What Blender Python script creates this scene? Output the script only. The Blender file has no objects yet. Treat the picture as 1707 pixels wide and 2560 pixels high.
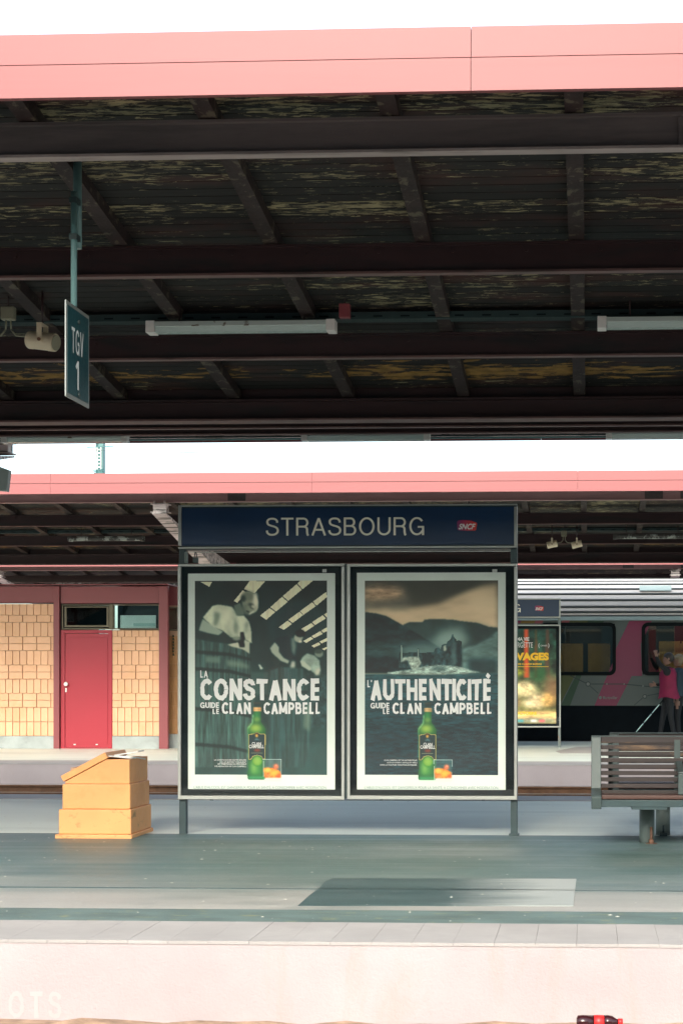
import bpy, bmesh, math, random
import numpy as np
from mathutils import Vector, Matrix
random.seed(7)
rng = np.random.default_rng(5)
scene = bpy.context.scene
col = scene.collection
R = math.radians

# ------------------------------------------------------------------ camera
F, XPP, HOR, EYE = 4200.0, 1267.0, 1690.0, 1.29
PSI = math.atan(203.0 / F)
cd = bpy.data.cameras.new("camera"); cam = bpy.data.objects.new("camera", cd); col.objects.link(cam)
cam.location = (0, 0, EYE); cam.rotation_euler = (R(90), 0, PSI)
cd.sensor_fit = 'AUTO'; cd.sensor_width = 36; cd.lens = F / 2560 * 36
cd.shift_x = -(XPP - 853.5) / 2560; cd.shift_y = (HOR - 1280) / 2560
cd.clip_start = 0.1; cd.clip_end = 3000
scene.camera = cam

# ------------------------------------------------------------------ sky, sun, exposure
SUN_EL, SUN_AZ = 32, 186          # azimuth clockwise from +Y: the sun stands behind the camera
w = bpy.data.worlds.new("World"); scene.world = w; w.use_nodes = True
nt = w.node_tree; nt.nodes.clear()
sky = nt.nodes.new('ShaderNodeTexSky'); sky.sky_type = 'NISHITA'; sky.sun_disc = False
sky.sun_elevation = R(SUN_EL); sky.sun_rotation = R(SUN_AZ); sky.air_density = 1.0; sky.dust_density = 3.0
hs = nt.nodes.new('ShaderNodeHueSaturation'); hs.inputs['Saturation'].default_value = 0.7   # thin cloud cover
bgn = nt.nodes.new('ShaderNodeBackground'); bgn.inputs['Strength'].default_value = 0.15
ow = nt.nodes.new('ShaderNodeOutputWorld')
nt.links.new(sky.outputs[0], hs.inputs['Color']); tn = nt.nodes.new('ShaderNodeMix'); tn.data_type = 'RGBA'; tn.blend_type = 'MULTIPLY'; tn.inputs[0].default_value = 1; tn.inputs[7].default_value = (.90, 1.0, .97, 1)   # cool cloud light
nt.links.new(hs.outputs[0], tn.inputs[6]); nt.links.new(tn.outputs[2], bgn.inputs['Color']); nt.links.new(bgn.outputs[0], ow.inputs[0])
sl = bpy.data.lights.new("sun", 'SUN'); sl.energy = 1.5; sl.angle = R(30); sl.color = (1.0, 0.84, 0.70)
sun = bpy.data.objects.new("sun", sl); col.objects.link(sun)
az = R(SUN_AZ); el = R(SUN_EL)
sdir = Vector((math.sin(az) * math.cos(el), math.cos(az) * math.cos(el), math.sin(el)))
sun.rotation_euler = sdir.to_track_quat('Z', 'Y').to_euler(); sun.location = (0, -5, 20)
vs = scene.view_settings; vs.view_transform = 'Standard'; vs.look = 'None'; vs.gamma = 1; vs.exposure = 1.85
vs.use_curve_mapping = False
scene.cycles.max_bounces = 8; scene.cycles.diffuse_bounces = 5; scene.cycles.glossy_bounces = 4
scene.cycles.use_denoising = True
scene.cycles.sample_clamp_indirect = 6

# ------------------------------------------------------------------ helpers
def P(x, y, Y):
    dx = (x - XPP) / F; dz = (HOR - y) / F
    d = Vector((-math.sin(PSI) + dx * math.cos(PSI), math.cos(PSI) + dx * math.sin(PSI), dz))
    t = Y / d.y
    return Vector((t * d.x, Y, EYE + t * d.z))
def XZ(x, y, Y): p = P(x, y, Y); return p.x, p.z

class MB:
    def __init__(s): s.v = []; s.f = []; s.smooth = set()
    def add(s, vs_, fs, smooth=False):
        o = len(s.v); s.v += [tuple(v) for v in vs_]
        for f in fs:
            if smooth: s.smooth.add(len(s.f))
            s.f.append(tuple(i + o for i in f))
        return s
    def box(s, a, b, M=None):
        x0, y0, z0 = a; x1, y1, z1 = b
        vs_ = [Vector(p) for p in ((x0,y0,z0),(x1,y0,z0),(x1,y1,z0),(x0,y1,z0),(x0,y0,z1),(x1,y0,z1),(x1,y1,z1),(x0,y1,z1))]
        if M: vs_ = [M @ v for v in vs_]
        return s.add(vs_, [(0,3,2,1),(4,5,6,7),(0,1,5,4),(1,2,6,5),(2,3,7,6),(3,0,4,7)])
    def prism(s, pts, a, b, axis='x'):
        """extrude a closed 2-D outline along an axis from a to b; outline in the two other axes"""
        n = len(pts)
        def mk(p, t):
            if axis == 'x': return (t, p[0], p[1])
            if axis == 'y': return (p[0], t, p[1])
            return (p[0], p[1], t)
        vs_ = [mk(p, a) for p in pts] + [mk(p, b) for p in pts]
        fs = [tuple(range(n)), tuple(range(2*n-1, n-1, -1))] + [(i, (i+1) % n, n + (i+1) % n, n + i) for i in range(n)]
        return s.add(vs_, fs)
    def tube(s, a, b, r, n=12, r2=None, caps=True):
        a = Vector(a); b = Vector(b); d = (b - a).normalized(); r2 = r if r2 is None else r2
        u = d.orthogonal().normalized(); v = d.cross(u)
        vs_ = [a + (u*math.cos(t) + v*math.sin(t))*r for t in [2*math.pi*i/n for i in range(n)]]
        vs_ += [b + (u*math.cos(t) + v*math.sin(t))*r2 for t in [2*math.pi*i/n for i in range(n)]]
        s.add(vs_, [(i, (i+1) % n, n + (i+1) % n, n+i) for i in range(n)], True)
        if caps:
            o = len(s.v) - 2*n
            s.f.append(tuple(o + i for i in range(n))); s.f.append(tuple(o + n + i for i in range(n)))
        return s
    def loft(s, rings, smooth=True, close=True):
        n = len(rings[0]); o = len(s.v)
        for r in rings: s.v += [tuple(p) for p in r]
        for k in range(len(rings)-1):
            for i in range(n):
                if smooth: s.smooth.add(len(s.f))
                s.f.append((o+k*n+i, o+k*n+(i+1) % n, o+(k+1)*n+(i+1) % n, o+(k+1)*n+i))
        if close:
            s.f.append(tuple(o+i for i in range(n))); s.f.append(tuple(o+(len(rings)-1)*n+i for i in range(n)))
        return s
    def mesh(s, name, m):
        me = bpy.data.meshes.new(name); me.from_pydata(s.v, [], s.f)
        bm = bmesh.new(); bm.from_mesh(me); bmesh.ops.recalc_face_normals(bm, faces=bm.faces); bm.to_mesh(me); bm.free()
        for i in s.smooth: me.polygons[i].use_smooth = True
        if m: me.materials.append(m)
        return me
    def build(s, name, m, parent=None, bevel=0, loc=None):
        o = bpy.data.objects.new(name, s.mesh(name, m)); col.objects.link(o)
        if parent: o.parent = parent
        if loc: o.location = loc
        if bevel:
            b = o.modifiers.new('bevel', 'BEVEL'); b.width = bevel; b.segments = 2; b.limit_method = 'ANGLE'; b.angle_limit = R(40)
        return o

def link_mesh(name, me, parent=None, loc=(0,0,0), rot=None):
    o = bpy.data.objects.new(name, me); col.objects.link(o); o.location = loc
    if rot: o.rotation_euler = rot
    if parent: o.parent = parent
    return o
def tag(o, label=None, cat=None, group=None, kind=None):
    if label: o['label'] = label
    if cat: o['category'] = cat
    if group: o['group'] = group
    if kind: o['kind'] = kind
    return o
def empty(name, loc, label=None, cat=None, group=None, rz=0):
    o = bpy.data.objects.new(name, None); col.objects.link(o); o.location = loc; o.rotation_euler.z = rz; o.empty_display_size = 0.2
    return tag(o, label, cat, group)
def copy_tree(o, parent=None):
    c = o.copy(); col.objects.link(c)
    if parent: c.parent = parent
    for ch in list(o.children): copy_tree(ch, c)
    return c
def structure(name, mb, m, bevel=0): return tag(mb.build(name, m, bevel=bevel), kind='structure')

# ------------------------------------------------------------------ materials
def newmat(name):
    m = bpy.data.materials.new(name); m.use_nodes = True; n = m.node_tree; n.nodes.clear()
    out = n.nodes.new('ShaderNodeOutputMaterial'); b = n.nodes.new('ShaderNodeBsdfPrincipled'); n.links.new(b.outputs[0], out.inputs[0])
    return m, n, b
def N(n, t, **k):
    nd = n.nodes.new(t)
    for a, v in k.items(): setattr(nd, a, v)
    return nd
def noise(n, vec, scale, detail=4, rough=.55, dist=0.0):
    t = N(n, 'ShaderNodeTexNoise'); t.inputs['Scale'].default_value = scale; t.inputs['Detail'].default_value = detail
    t.inputs['Roughness'].default_value = rough; t.inputs['Distortion'].default_value = dist
    n.links.new(vec, t.inputs['Vector']); return t.outputs['Fac']
def ramp(n, fac, a, b, ca=(0,0,0,1), cb=(1,1,1,1)):
    r = N(n, 'ShaderNodeValToRGB'); e = r.color_ramp.elements; e[0].position = a; e[1].position = b; e[0].color = ca; e[1].color = cb
    n.links.new(fac, r.inputs[0]); return r.outputs[0]
def mixc(n, fac, a, b, mode='MIX'):
    m = N(n, 'ShaderNodeMix', data_type='RGBA', blend_type=mode)
    if isinstance(fac, (int, float)): m.inputs[0].default_value = fac
    else: n.links.new(fac, m.inputs[0])
    for i, c in ((6, a), (7, b)):
        if isinstance(c, tuple): m.inputs[i].default_value = c
        else: n.links.new(c, m.inputs[i])
    return m.outputs[2]
def mapped(n, src, sc):
    mp = N(n, 'ShaderNodeMapping'); mp.inputs['Scale'].default_value = sc; n.links.new(src, mp.inputs['Vector']); return mp.outputs[0]
def c4(c, k=1.0): return (min(1, c[0]*k), min(1, c[1]*k), min(1, c[2]*k), 1)
def surf(name, c, rough=.6, metal=0, var=.2, scale=5, stretch=(1,1,1), bump=0, bscale=60, dirt=None, damt=.5, dscale=2.5, dlo=.5, dhi=.65, dstretch=None, rnd=0, spec=.5, coat=0):
    m, n, b = newmat(name)
    pos = N(n, 'ShaderNodeNewGeometry').outputs['Position']
    v = mapped(n, pos, stretch)
    colr = mixc(n, ramp(n, noise(n, v, scale), .3, .7), c4(c, 1-var), c4(c, 1+var))
    fine = noise(n, v, bscale, 6, .7)
    colr = mixc(n, .35*min(1, var*3), colr, ramp(n, fine, .25, .75, (.35,.35,.35,1), (1,1,1,1)), 'MULTIPLY')
    if rnd:
        oi = N(n, 'ShaderNodeObjectInfo').outputs['Random']
        colr = mixc(n, 1.0, colr, ramp(n, oi, 0, 1, (1-rnd, 1-rnd*1.15, 1-rnd*1.3, 1), (1,1,1,1)), 'MULTIPLY')
    if dirt:
        v2 = mapped(n, pos, dstretch or stretch)
        f = ramp(n, noise(n, v2, dscale, 8, .65, .4), dlo, dhi)
        mm = N(n, 'ShaderNodeMath', operation='MULTIPLY'); mm.inputs[1].default_value = damt; n.links.new(f, mm.inputs[0])
        colr = mixc(n, mm.outputs[0], colr, c4(dirt))
    n.links.new(colr, b.inputs['Base Color'])
    rr = ramp(n, fine, .2, .8, (max(0, rough-.1),)*3+(1,), (min(1, rough+.12),)*3+(1,)); n.links.new(rr, b.inputs['Roughness'])
    b.inputs['Metallic'].default_value = metal; b.inputs['Specular IOR Level'].default_value = spec
    if coat: b.inputs['Coat Weight'].default_value = coat; b.inputs['Coat Roughness'].default_value = .15
    if bump:
        bp = N(n, 'ShaderNodeBump'); bp.inputs['Strength'].default_value = bump; bp.inputs['Distance'].default_value = .01
        n.links.new(fine, bp.inputs['Height']); n.links.new(bp.outputs[0], b.inputs['Normal'])
    return m
def plain(name, c, rough=.5, metal=0, spec=.5):
    m, n, b = newmat(name); b.inputs['Base Color'].default_value = c4(c); b.inputs['Roughness'].default_value = rough
    b.inputs['Metallic'].default_value = metal; b.inputs['Specular IOR Level'].default_value = spec; return m
def glassmat(name, tint=(1,1,1), refl=.0, rough=.02, alpha=True):
    """a thin pane: mostly clear, with the mirror image of what stands opposite"""
    m = bpy.data.materials.new(name); m.use_nodes = True; n = m.node_tree; n.nodes.clear()
    out = N(n, 'ShaderNodeOutputMaterial'); mx = N(n, 'ShaderNodeMixShader')
    tr = N(n, 'ShaderNodeBsdfTransparent'); tr.inputs[0].default_value = c4(tint)
    gl = N(n, 'ShaderNodeBsdfGlossy'); gl.inputs['Roughness'].default_value = rough; gl.inputs[0].default_value = (1,1,1,1)
    lw = N(n, 'ShaderNodeFresnel'); lw.inputs['IOR'].default_value = 1.28
    ad = N(n, 'ShaderNodeMath', operation='ADD'); ad.inputs[1].default_value = refl; n.links.new(lw.outputs[0], ad.inputs[0])
    n.links.new(ad.outputs[0], mx.inputs[0]); n.links.new(tr.outputs[0], mx.inputs[1]); n.links.new(gl.outputs[0], mx.inputs[2]); n.links.new(mx.outputs[0], out.inputs[0])
    return m
def printmat(name, rough=.5):
    m, n, b = newmat(name); a = N(n, 'ShaderNodeVertexColor'); a.layer_name = 'ink'
    n.links.new(a.outputs[0], b.inputs['Base Color']); b.inputs['Roughness'].default_value = rough; return m

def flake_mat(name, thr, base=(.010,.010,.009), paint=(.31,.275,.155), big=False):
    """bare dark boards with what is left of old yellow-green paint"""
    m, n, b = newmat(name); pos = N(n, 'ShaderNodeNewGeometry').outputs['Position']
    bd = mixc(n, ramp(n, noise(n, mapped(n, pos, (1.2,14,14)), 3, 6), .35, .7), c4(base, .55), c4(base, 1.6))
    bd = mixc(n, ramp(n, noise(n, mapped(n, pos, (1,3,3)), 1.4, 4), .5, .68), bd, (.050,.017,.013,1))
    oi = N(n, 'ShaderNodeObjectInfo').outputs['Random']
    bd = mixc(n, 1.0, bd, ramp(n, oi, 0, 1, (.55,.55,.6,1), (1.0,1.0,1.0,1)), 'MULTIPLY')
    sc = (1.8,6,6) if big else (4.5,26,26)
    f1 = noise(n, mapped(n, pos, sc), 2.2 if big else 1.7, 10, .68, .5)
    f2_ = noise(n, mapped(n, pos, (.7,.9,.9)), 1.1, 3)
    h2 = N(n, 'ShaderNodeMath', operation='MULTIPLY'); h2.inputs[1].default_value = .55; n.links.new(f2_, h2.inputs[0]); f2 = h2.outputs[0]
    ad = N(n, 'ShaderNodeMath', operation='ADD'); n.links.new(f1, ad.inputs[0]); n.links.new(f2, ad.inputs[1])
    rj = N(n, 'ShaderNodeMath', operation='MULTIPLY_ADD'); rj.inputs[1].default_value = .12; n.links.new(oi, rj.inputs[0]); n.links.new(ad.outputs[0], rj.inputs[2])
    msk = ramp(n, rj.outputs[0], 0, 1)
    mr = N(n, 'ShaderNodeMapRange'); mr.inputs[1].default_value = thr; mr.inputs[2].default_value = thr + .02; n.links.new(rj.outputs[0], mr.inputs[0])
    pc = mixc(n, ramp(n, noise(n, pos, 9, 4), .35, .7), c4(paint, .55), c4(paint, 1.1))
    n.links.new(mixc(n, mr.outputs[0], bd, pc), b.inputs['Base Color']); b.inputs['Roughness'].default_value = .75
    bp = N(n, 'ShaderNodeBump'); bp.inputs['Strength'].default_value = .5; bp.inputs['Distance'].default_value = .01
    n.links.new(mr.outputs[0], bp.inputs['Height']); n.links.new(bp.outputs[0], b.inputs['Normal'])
    return m

M = {}
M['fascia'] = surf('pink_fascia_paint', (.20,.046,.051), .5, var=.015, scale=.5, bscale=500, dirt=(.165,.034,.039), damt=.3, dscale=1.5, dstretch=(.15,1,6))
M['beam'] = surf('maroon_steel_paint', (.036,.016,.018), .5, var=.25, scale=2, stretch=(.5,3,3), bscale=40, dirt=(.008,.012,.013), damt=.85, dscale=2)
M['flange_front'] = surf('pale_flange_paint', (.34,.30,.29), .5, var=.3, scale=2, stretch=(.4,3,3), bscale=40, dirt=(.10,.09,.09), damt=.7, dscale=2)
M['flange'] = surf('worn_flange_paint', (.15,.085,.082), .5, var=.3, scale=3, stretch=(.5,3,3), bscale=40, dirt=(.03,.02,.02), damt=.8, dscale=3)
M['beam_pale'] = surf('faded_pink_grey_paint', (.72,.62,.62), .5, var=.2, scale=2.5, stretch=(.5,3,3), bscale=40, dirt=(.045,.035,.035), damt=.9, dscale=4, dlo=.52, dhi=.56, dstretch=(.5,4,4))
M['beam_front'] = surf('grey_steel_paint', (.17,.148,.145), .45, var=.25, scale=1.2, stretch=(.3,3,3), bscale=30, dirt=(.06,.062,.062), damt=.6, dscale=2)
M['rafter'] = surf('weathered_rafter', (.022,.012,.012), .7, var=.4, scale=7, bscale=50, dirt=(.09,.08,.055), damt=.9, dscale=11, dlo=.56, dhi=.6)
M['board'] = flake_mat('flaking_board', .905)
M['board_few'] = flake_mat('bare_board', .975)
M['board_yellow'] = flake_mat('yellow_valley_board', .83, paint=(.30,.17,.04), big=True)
M['roof'] = plain('roof_felt', (.12,.12,.12), .9)
M['asphalt'] = surf('platform_asphalt', (.088,.130,.126), .42, var=.18, scale=.5, stretch=(.35,1,1), bump=.35, bscale=120, dirt=(.14,.165,.158), damt=.6, dscale=.9, dstretch=(.25,1,1))
M['asphalt_light'] = surf('pale_asphalt', (.64,.69,.63), .42, var=.12, scale=.6, stretch=(.3,1,1), bump=.3, bscale=120, dirt=(.38,.43,.40), damt=.5, dscale=1.1, dstretch=(.2,1,1))
M['asphalt_beige'] = surf('beige_worn_paving', (.40,.375,.355), .62, var=.12, scale=.6, stretch=(.3,1,1), bump=.3, bscale=120, dirt=(.30,.29,.28), damt=.5, dscale=1.1, dstretch=(.2,1,1))
def platform_asphalt(name):
    m, n, b = newmat(name); pos = N(n, 'ShaderNodeNewGeometry').outputs['Position']
    sx = N(n, 'ShaderNodeSeparateXYZ'); n.links.new(pos, sx.inputs[0])
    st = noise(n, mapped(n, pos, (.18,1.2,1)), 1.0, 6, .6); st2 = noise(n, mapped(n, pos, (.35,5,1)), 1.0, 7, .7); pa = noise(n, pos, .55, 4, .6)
    # edge wear and daylight falloff painted as one fade, broken by streaks lengthwise
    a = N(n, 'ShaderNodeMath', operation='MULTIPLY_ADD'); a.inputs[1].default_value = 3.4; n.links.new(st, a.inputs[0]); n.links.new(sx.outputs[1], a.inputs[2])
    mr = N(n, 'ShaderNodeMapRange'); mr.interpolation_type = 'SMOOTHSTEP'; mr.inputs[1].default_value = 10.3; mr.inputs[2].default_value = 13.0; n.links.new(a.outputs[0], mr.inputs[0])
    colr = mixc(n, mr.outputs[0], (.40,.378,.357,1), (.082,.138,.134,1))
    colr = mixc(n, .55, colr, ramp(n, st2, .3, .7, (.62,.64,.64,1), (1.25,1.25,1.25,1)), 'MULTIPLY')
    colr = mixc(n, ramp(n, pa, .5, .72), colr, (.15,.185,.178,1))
    fine = noise(n, pos, 140, 5, .75)
    colr = mixc(n, .5, colr, ramp(n, fine, .25, .75, (.5,.5,.5,1), (1.2,1.2,1.2,1)), 'MULTIPLY')
    n.links.new(colr, b.inputs['Base Color']); n.links.new(ramp(n, st2, .3, .75, (.33,.33,.33,1), (.62,.62,.62,1)), b.inputs['Roughness'])
    bp = N(n, 'ShaderNodeBump'); bp.inputs['Strength'].default_value = .4; bp.inputs['Distance'].default_value = .01; n.links.new(fine, bp.inputs['Height']); n.links.new(bp.outputs[0], b.inputs['Normal'])
    return m
M['wear_and_falloff'] = platform_asphalt('asphalt_wear_and_light_falloff')
def patch_mat(name):
    m, n, b = newmat(name); pos = N(n, 'ShaderNodeNewGeometry').outputs['Position']; sx = N(n, 'ShaderNodeSeparateXYZ'); n.links.new(pos, sx.inputs[0])
    nz_ = noise(n, mapped(n, pos, (.8,5,1)), 1.6, 7, .65)
    a = N(n, 'ShaderNodeMath', operation='MULTIPLY_ADD'); a.inputs[1].default_value = .8; n.links.new(nz_, a.inputs[0]); n.links.new(sx.outputs[0], a.inputs[2])
    mr = N(n, 'ShaderNodeMapRange'); mr.inputs[1].default_value = -.42; mr.inputs[2].default_value = .12; n.links.new(a.outputs[0], mr.inputs[0])
    dk = mixc(n, ramp(n, noise(n, mapped(n, pos, (.5,3,1)), 1.5, 5), .35, .7), (.030,.066,.074,1), (.062,.105,.110,1))
    colr = mixc(n, mr.outputs[0], dk, (.36,.385,.375,1)); fine = noise(n, pos, 140, 5, .75)
    colr = mixc(n, .5, colr, ramp(n, fine, .25, .75, (.5,.5,.5,1), (1.2,1.2,1.2,1)), 'MULTIPLY')
    n.links.new(colr, b.inputs['Base Color']); b.inputs['Roughness'].default_value = .45
    bp = N(n, 'ShaderNodeBump'); bp.inputs['Strength'].default_value = .4; bp.inputs['Distance'].default_value = .01; n.links.new(fine, bp.inputs['Height']); n.links.new(bp.outputs[0], b.inputs['Normal']); return m
M['patchmat'] = patch_mat('dark_asphalt_paler_at_one_end')
M['strip'] = surf('dark_strip_with_yellow_remains', (.115,.165,.16), .6, var=.25, scale=6, stretch=(.4,1,1), bump=.4, bscale=90, dirt=(.26,.26,.13), damt=.7, dscale=14, dlo=.58, dhi=.66, dstretch=(.5,1.5,1))
M['patch'] = surf('dark_repair_asphalt', (.030,.062,.070), .45, var=.3, scale=1.5, stretch=(.5,2,1), bump=.3, bscale=110, dirt=(.10,.13,.135), damt=.5, dscale=2)
M['patch_pale'] = surf('pale_patch_asphalt', (.27,.29,.285), .6, var=.3, scale=3, stretch=(.5,2,1), bump=.3, bscale=110, dirt=(.10,.13,.135), damt=.7, dscale=2.2, dlo=.47, dhi=.68)
M['kerb'] = surf('edge_slab_concrete', (.36,.34,.335), .75, var=.1, scale=2, bump=.3, bscale=70, rnd=.05, dirt=(.29,.275,.27), damt=.5, dscale=4)
M['face'] = surf('platform_face_concrete', (.37,.325,.335), .8, var=.08, scale=1.5, bump=.35, bscale=60, dirt=(.34,.26,.215), damt=.5, dscale=1.7, dlo=.56, dhi=.75, dstretch=(2,1,.5))
M['ballast'] = surf('rusty_ballast', (.34,.22,.15), .9, var=.4, scale=9, bump=1, bscale=40)
M['ground'] = surf('trackbed', (.26,.20,.16), .9, var=.3, scale=1, bump=.6, bscale=20)
M['rail'] = surf('rusty_rail', (.22,.11,.06), .6, metal=.3, var=.3, scale=8)
M['railtop'] = plain('polished_rail', (.5,.48,.46), .3, 1)
M['alu'] = surf('grey_aluminium', (.36,.375,.36), .38, metal=.55, var=.06, scale=3, bscale=50)
M['black'] = surf('black_lacquer', (.004,.010,.012), .6, var=.2, spec=.15)
M['darkmetal'] = surf('dark_green_steel', (.020,.045,.052), .4, var=.2, scale=4)
M['blue'] = surf('navy_enamel', (.002,.024,.075), .35, var=.1, scale=2)
M['creamtext'] = plain('cream_lettering', (.74,.72,.62), .5)
M['whitetext'] = plain('white_lettering', (.68,.69,.68), .55)
M['print'] = printmat('poster_print')
M['glass'] = glassmat('poster_glass')
M['bin'] = surf('orange_yellow_grp', (.74,.335,.125), .42, var=.05, scale=3, bscale=25, dirt=(.58,.22,.06), damt=.4, dscale=4)
M['binstain'] = surf('orange_yellow_grp_stained', (.74,.335,.125), .5, var=.05, scale=3, bscale=25, dirt=(.22,.14,.05), damt=.75, dscale=7, dlo=.58, dhi=.68, dstretch=(1,1,1.6))
M['white'] = surf('white_plastic', (.75,.74,.72), .4, var=.04)
M['lampwhite'] = surf('grimy_lamp_housing', (.52,.60,.58), .4, var=.05, bscale=30, dirt=(.12,.08,.05), damt=.9, dscale=6, dlo=.60, dhi=.64)
M['lampdiff'] = surf('unlit_prismatic_cover', (.46,.56,.54), .25, var=.05, scale=2, stretch=(.3,4,4))
M['lampflake'] = surf('peeling_lamp_housing', (.42,.46,.43), .5, var=.1, dirt=(.05,.05,.045), damt=.95, dscale=8, dlo=.45, dhi=.5)
M['pole'] = surf('teal_grey_pole', (.12,.24,.245), .4, var=.12, scale=4)
M['teal'] = surf('teal_sign_enamel', (.008,.060,.072), .35, var=.1)
M['cream'] = surf('cream_speaker_shell', (.60,.52,.38), .4, var=.06, scale=4)
M['creamdark'] = surf('olive_box', (.25,.25,.18), .5, var=.1)
M['maroon'] = surf('maroon_facade_steel', (.24,.055,.065), .42, var=.06, scale=1, bscale=30)
M['reddoor'] = surf('red_door_paint', (.37,.020,.040), .38, var=.04, scale=1, bscale=30)
M['tile'] = surf('yellow_glazed_tile', (.80,.455,.275), .45, var=.05, scale=2, rnd=.09, bscale=30, dirt=(.62,.32,.15), damt=.4, dscale=3)
M['grout'] = surf('grey_grout', (.50,.32,.22), .9, var=.1)
M['plinth'] = surf('grey_plinth', (.36,.40,.40), .8, var=.12, scale=4, dirt=(.2,.22,.22), damt=.4)
M['bronze'] = surf('bronze_window_frame', (.12,.10,.065), .4, metal=.2, var=.1)
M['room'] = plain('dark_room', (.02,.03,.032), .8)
M['steel'] = surf('brushed_steel', (.050,.072,.073), .45, metal=.15, var=.08, bscale=60)
M['slat'] = surf('brown_bench_wood', (.027,.017,.018), .5, var=.25, scale=4, stretch=(.4,6,6), rnd=.3, dirt=(.20,.115,.055), damt=.75, dscale=1.7, dlo=.58, dhi=.66, dstretch=(.7,5,5))
M['seat'] = surf('red_brown_seat_wood', (.065,.026,.020), .4, var=.2, scale=4, stretch=(.4,6,6))
M['panelgrey'] = surf('pale_grey_panel', (.34,.41,.41), .4, var=.06)
M['hall_dark'] = surf('hall_dark_cladding', (.030,.050,.050), .8, var=.2, scale=1)
M['pillar'] = surf('grey_pillar_steel', (.13,.165,.16), .5, var=.15, scale=5, dirt=(.20,.09,.05), damt=.8, dscale=4, dlo=.6, dhi=.63)
M['rust'] = surf('rusty_bolt', (.16,.08,.05), .7, var=.3)
M['train_side'] = surf('grey_train_side', (.055,.078,.076), .4, var=.08, scale=.8)
M['train_dark'] = surf('dark_underframe', (.003,.006,.009), .7, var=.2, spec=.08)
M['train_roof'] = surf('ribbed_metal_roof', (.66,.62,.60), .5, metal=.0, var=.08, scale=1.2, stretch=(.3,1,1), dirt=(.42,.36,.32), damt=.5, dscale=1.5, dstretch=(.3,1,1))
M['train_rib'] = plain('roof_groove_shadow_gap', (.05,.06,.06), .6)
M['train_band'] = surf('blue_grey_cantrail', (.28,.37,.38), .4, var=.05)
M['magenta'] = plain('magenta_livery', (.16,.006,.05), .4)
M['green'] = plain('green_livery', (.006,.045,.02), .4)
M['olive'] = plain('olive_livery', (.05,.065,.012), .4)
M['yellow'] = plain('yellow_livery', (.16,.09,.005), .4)
M['mapline'] = plain('dark_map_line', (.006,.02,.025), .5)
M['mapdot'] = plain('pale_map_dot', (.12,.14,.14), .5)
M['rubber'] = plain('black_rubber', (.003,.006,.007), .6, 0, .1)
M['trainglass'] = glassmat('train_window_glass', (.85,.80,.62), .22)
M['winglass'] = glassmat('building_window_glass', (.85,.95,.95), .10)
M['mast'] = plain('teal_mast_paint', (.035,.12,.13), .5)
M['beam_pink'] = surf('dusty_pink_steel_paint', (.58,.36,.355), .5, var=.2, scale=1.5, stretch=(.4,3,3), bscale=40, dirt=(.34,.24,.24), damt=.6, dscale=3)
M['fadedpaint'] = plain('faded_white_graffiti', (.385,.345,.352), .8)
M['speck'] = plain('pale_grit_specks', (.55,.53,.48), .8)
M['seatpanel'] = surf('beige_panel', (.75,.60,.34), .6, var=.1)
M['pole_dark'] = surf('dark_teal_galvanised', (.022,.045,.047), .5, var=.15)
M['darkpane'] = plain('dark_hall_glass', (.015,.03,.032), .2)

# ------------------------------------------------------------------ ground, tracks and platforms (the setting)
XA, XB = -17.0, 10.0
BED = -0.372
A0, A1, B0, B1 = 8.03, 17.9, 24.2, 33.2
C0, C1 = 40.1, 49.5
structure('ground', MB().box((-900,-300,BED-.5), (900,900,BED-.06)), M['ground'])
def ballast_bed(y0, y1):
    mb = MB(); nx, ny = 150, int((y1-y0)/.11)
    g = rng.normal(0, .009, (nx+1, ny+1))
    vs_ = [(XA+(XB-XA)*i/nx + rng.normal(0,.02), y0+(y1-y0)*j/ny, BED + g[i, j]) for i in range(nx+1) for j in range(ny+1)]
    fs = [(i*(ny+1)+j, (i+1)*(ny+1)+j, (i+1)*(ny+1)+j+1, i*(ny+1)+j+1) for i in range(nx) for j in range(ny)]
    mb.add(vs_, fs); return mb
for y0, y1 in ((1.35, A0), (A1, B0), (B1, C0)):
    structure('track_bed', ballast_bed(y0, y1), M['ballast'])
def track(yc):
    t = empty('railway_track', (0, yc, BED)); t['kind'] = 'structure'
    for s in (-1, 1):
        y = s*.755
        r = MB().prism([(y-.065,.0),(y+.065,.0),(y+.065,.015),(y+.01,.03),(y+.01,.10),(y+.034,.11),(y+.034,.13),(y-.034,.13),(y-.034,.11),(y-.01,.10),(y-.01,.03),(y-.065,.015)], XA, XB).build('rail', M['rail'], t)
        MB().box((XA, y-.03, .1301), (XB, y+.03, .1335)).build('running_surface', M['railtop'], r)
    me = MB().box((-.13,-1.3,-.06), (.13,1.3,.012)).mesh('sleeper', M['plinth'])
    for k in range(int((XB-XA)/.6)): link_mesh('sleeper', me, t, (XA+.3+k*.6, 0, 0))
for yc in (6.35, 2.95, 19.5, 22.55, 34.85, 38.4): track(yc)

def platform(y0, y1, name='platform'):
    structure(name, MB().box((XA, y0, BED-.3), (XB, y1, 0)), M['face'])
platform(-10.2, 1.35); platform(A0, A1); platform(B0, B1); platform(C0, C1)
def sheet(name, x0, x1, y0, y1, m, lvl=1): return structure(name, MB().box((x0, y0, .0005), (x1, y1, .004*lvl)), m)
KB = .64
kerb_me = MB().box((-.0978, 0, -.004), (.0978, KB, .012)).mesh('edge_slab', M['kerb'])
def kerb(y0, name_pos, flip=False):
    t = empty('platform_edge', (0, y0, 0)); t['kind'] = 'structure'
    n = int((XB-XA)/.197)
    for k in range(n):
        o = link_mesh('edge_slab', kerb_me, t, (XA+.1+k*.197, -.004 if not flip else -KB+.004, random.uniform(-.0006,.0006)))
kerb(A0, 'a'); kerb(A1, 'a2', True); kerb(B0, 'b')
sheet('tactile_strip', XA, XB, A0+KB, 9.18, M['strip'])
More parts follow.
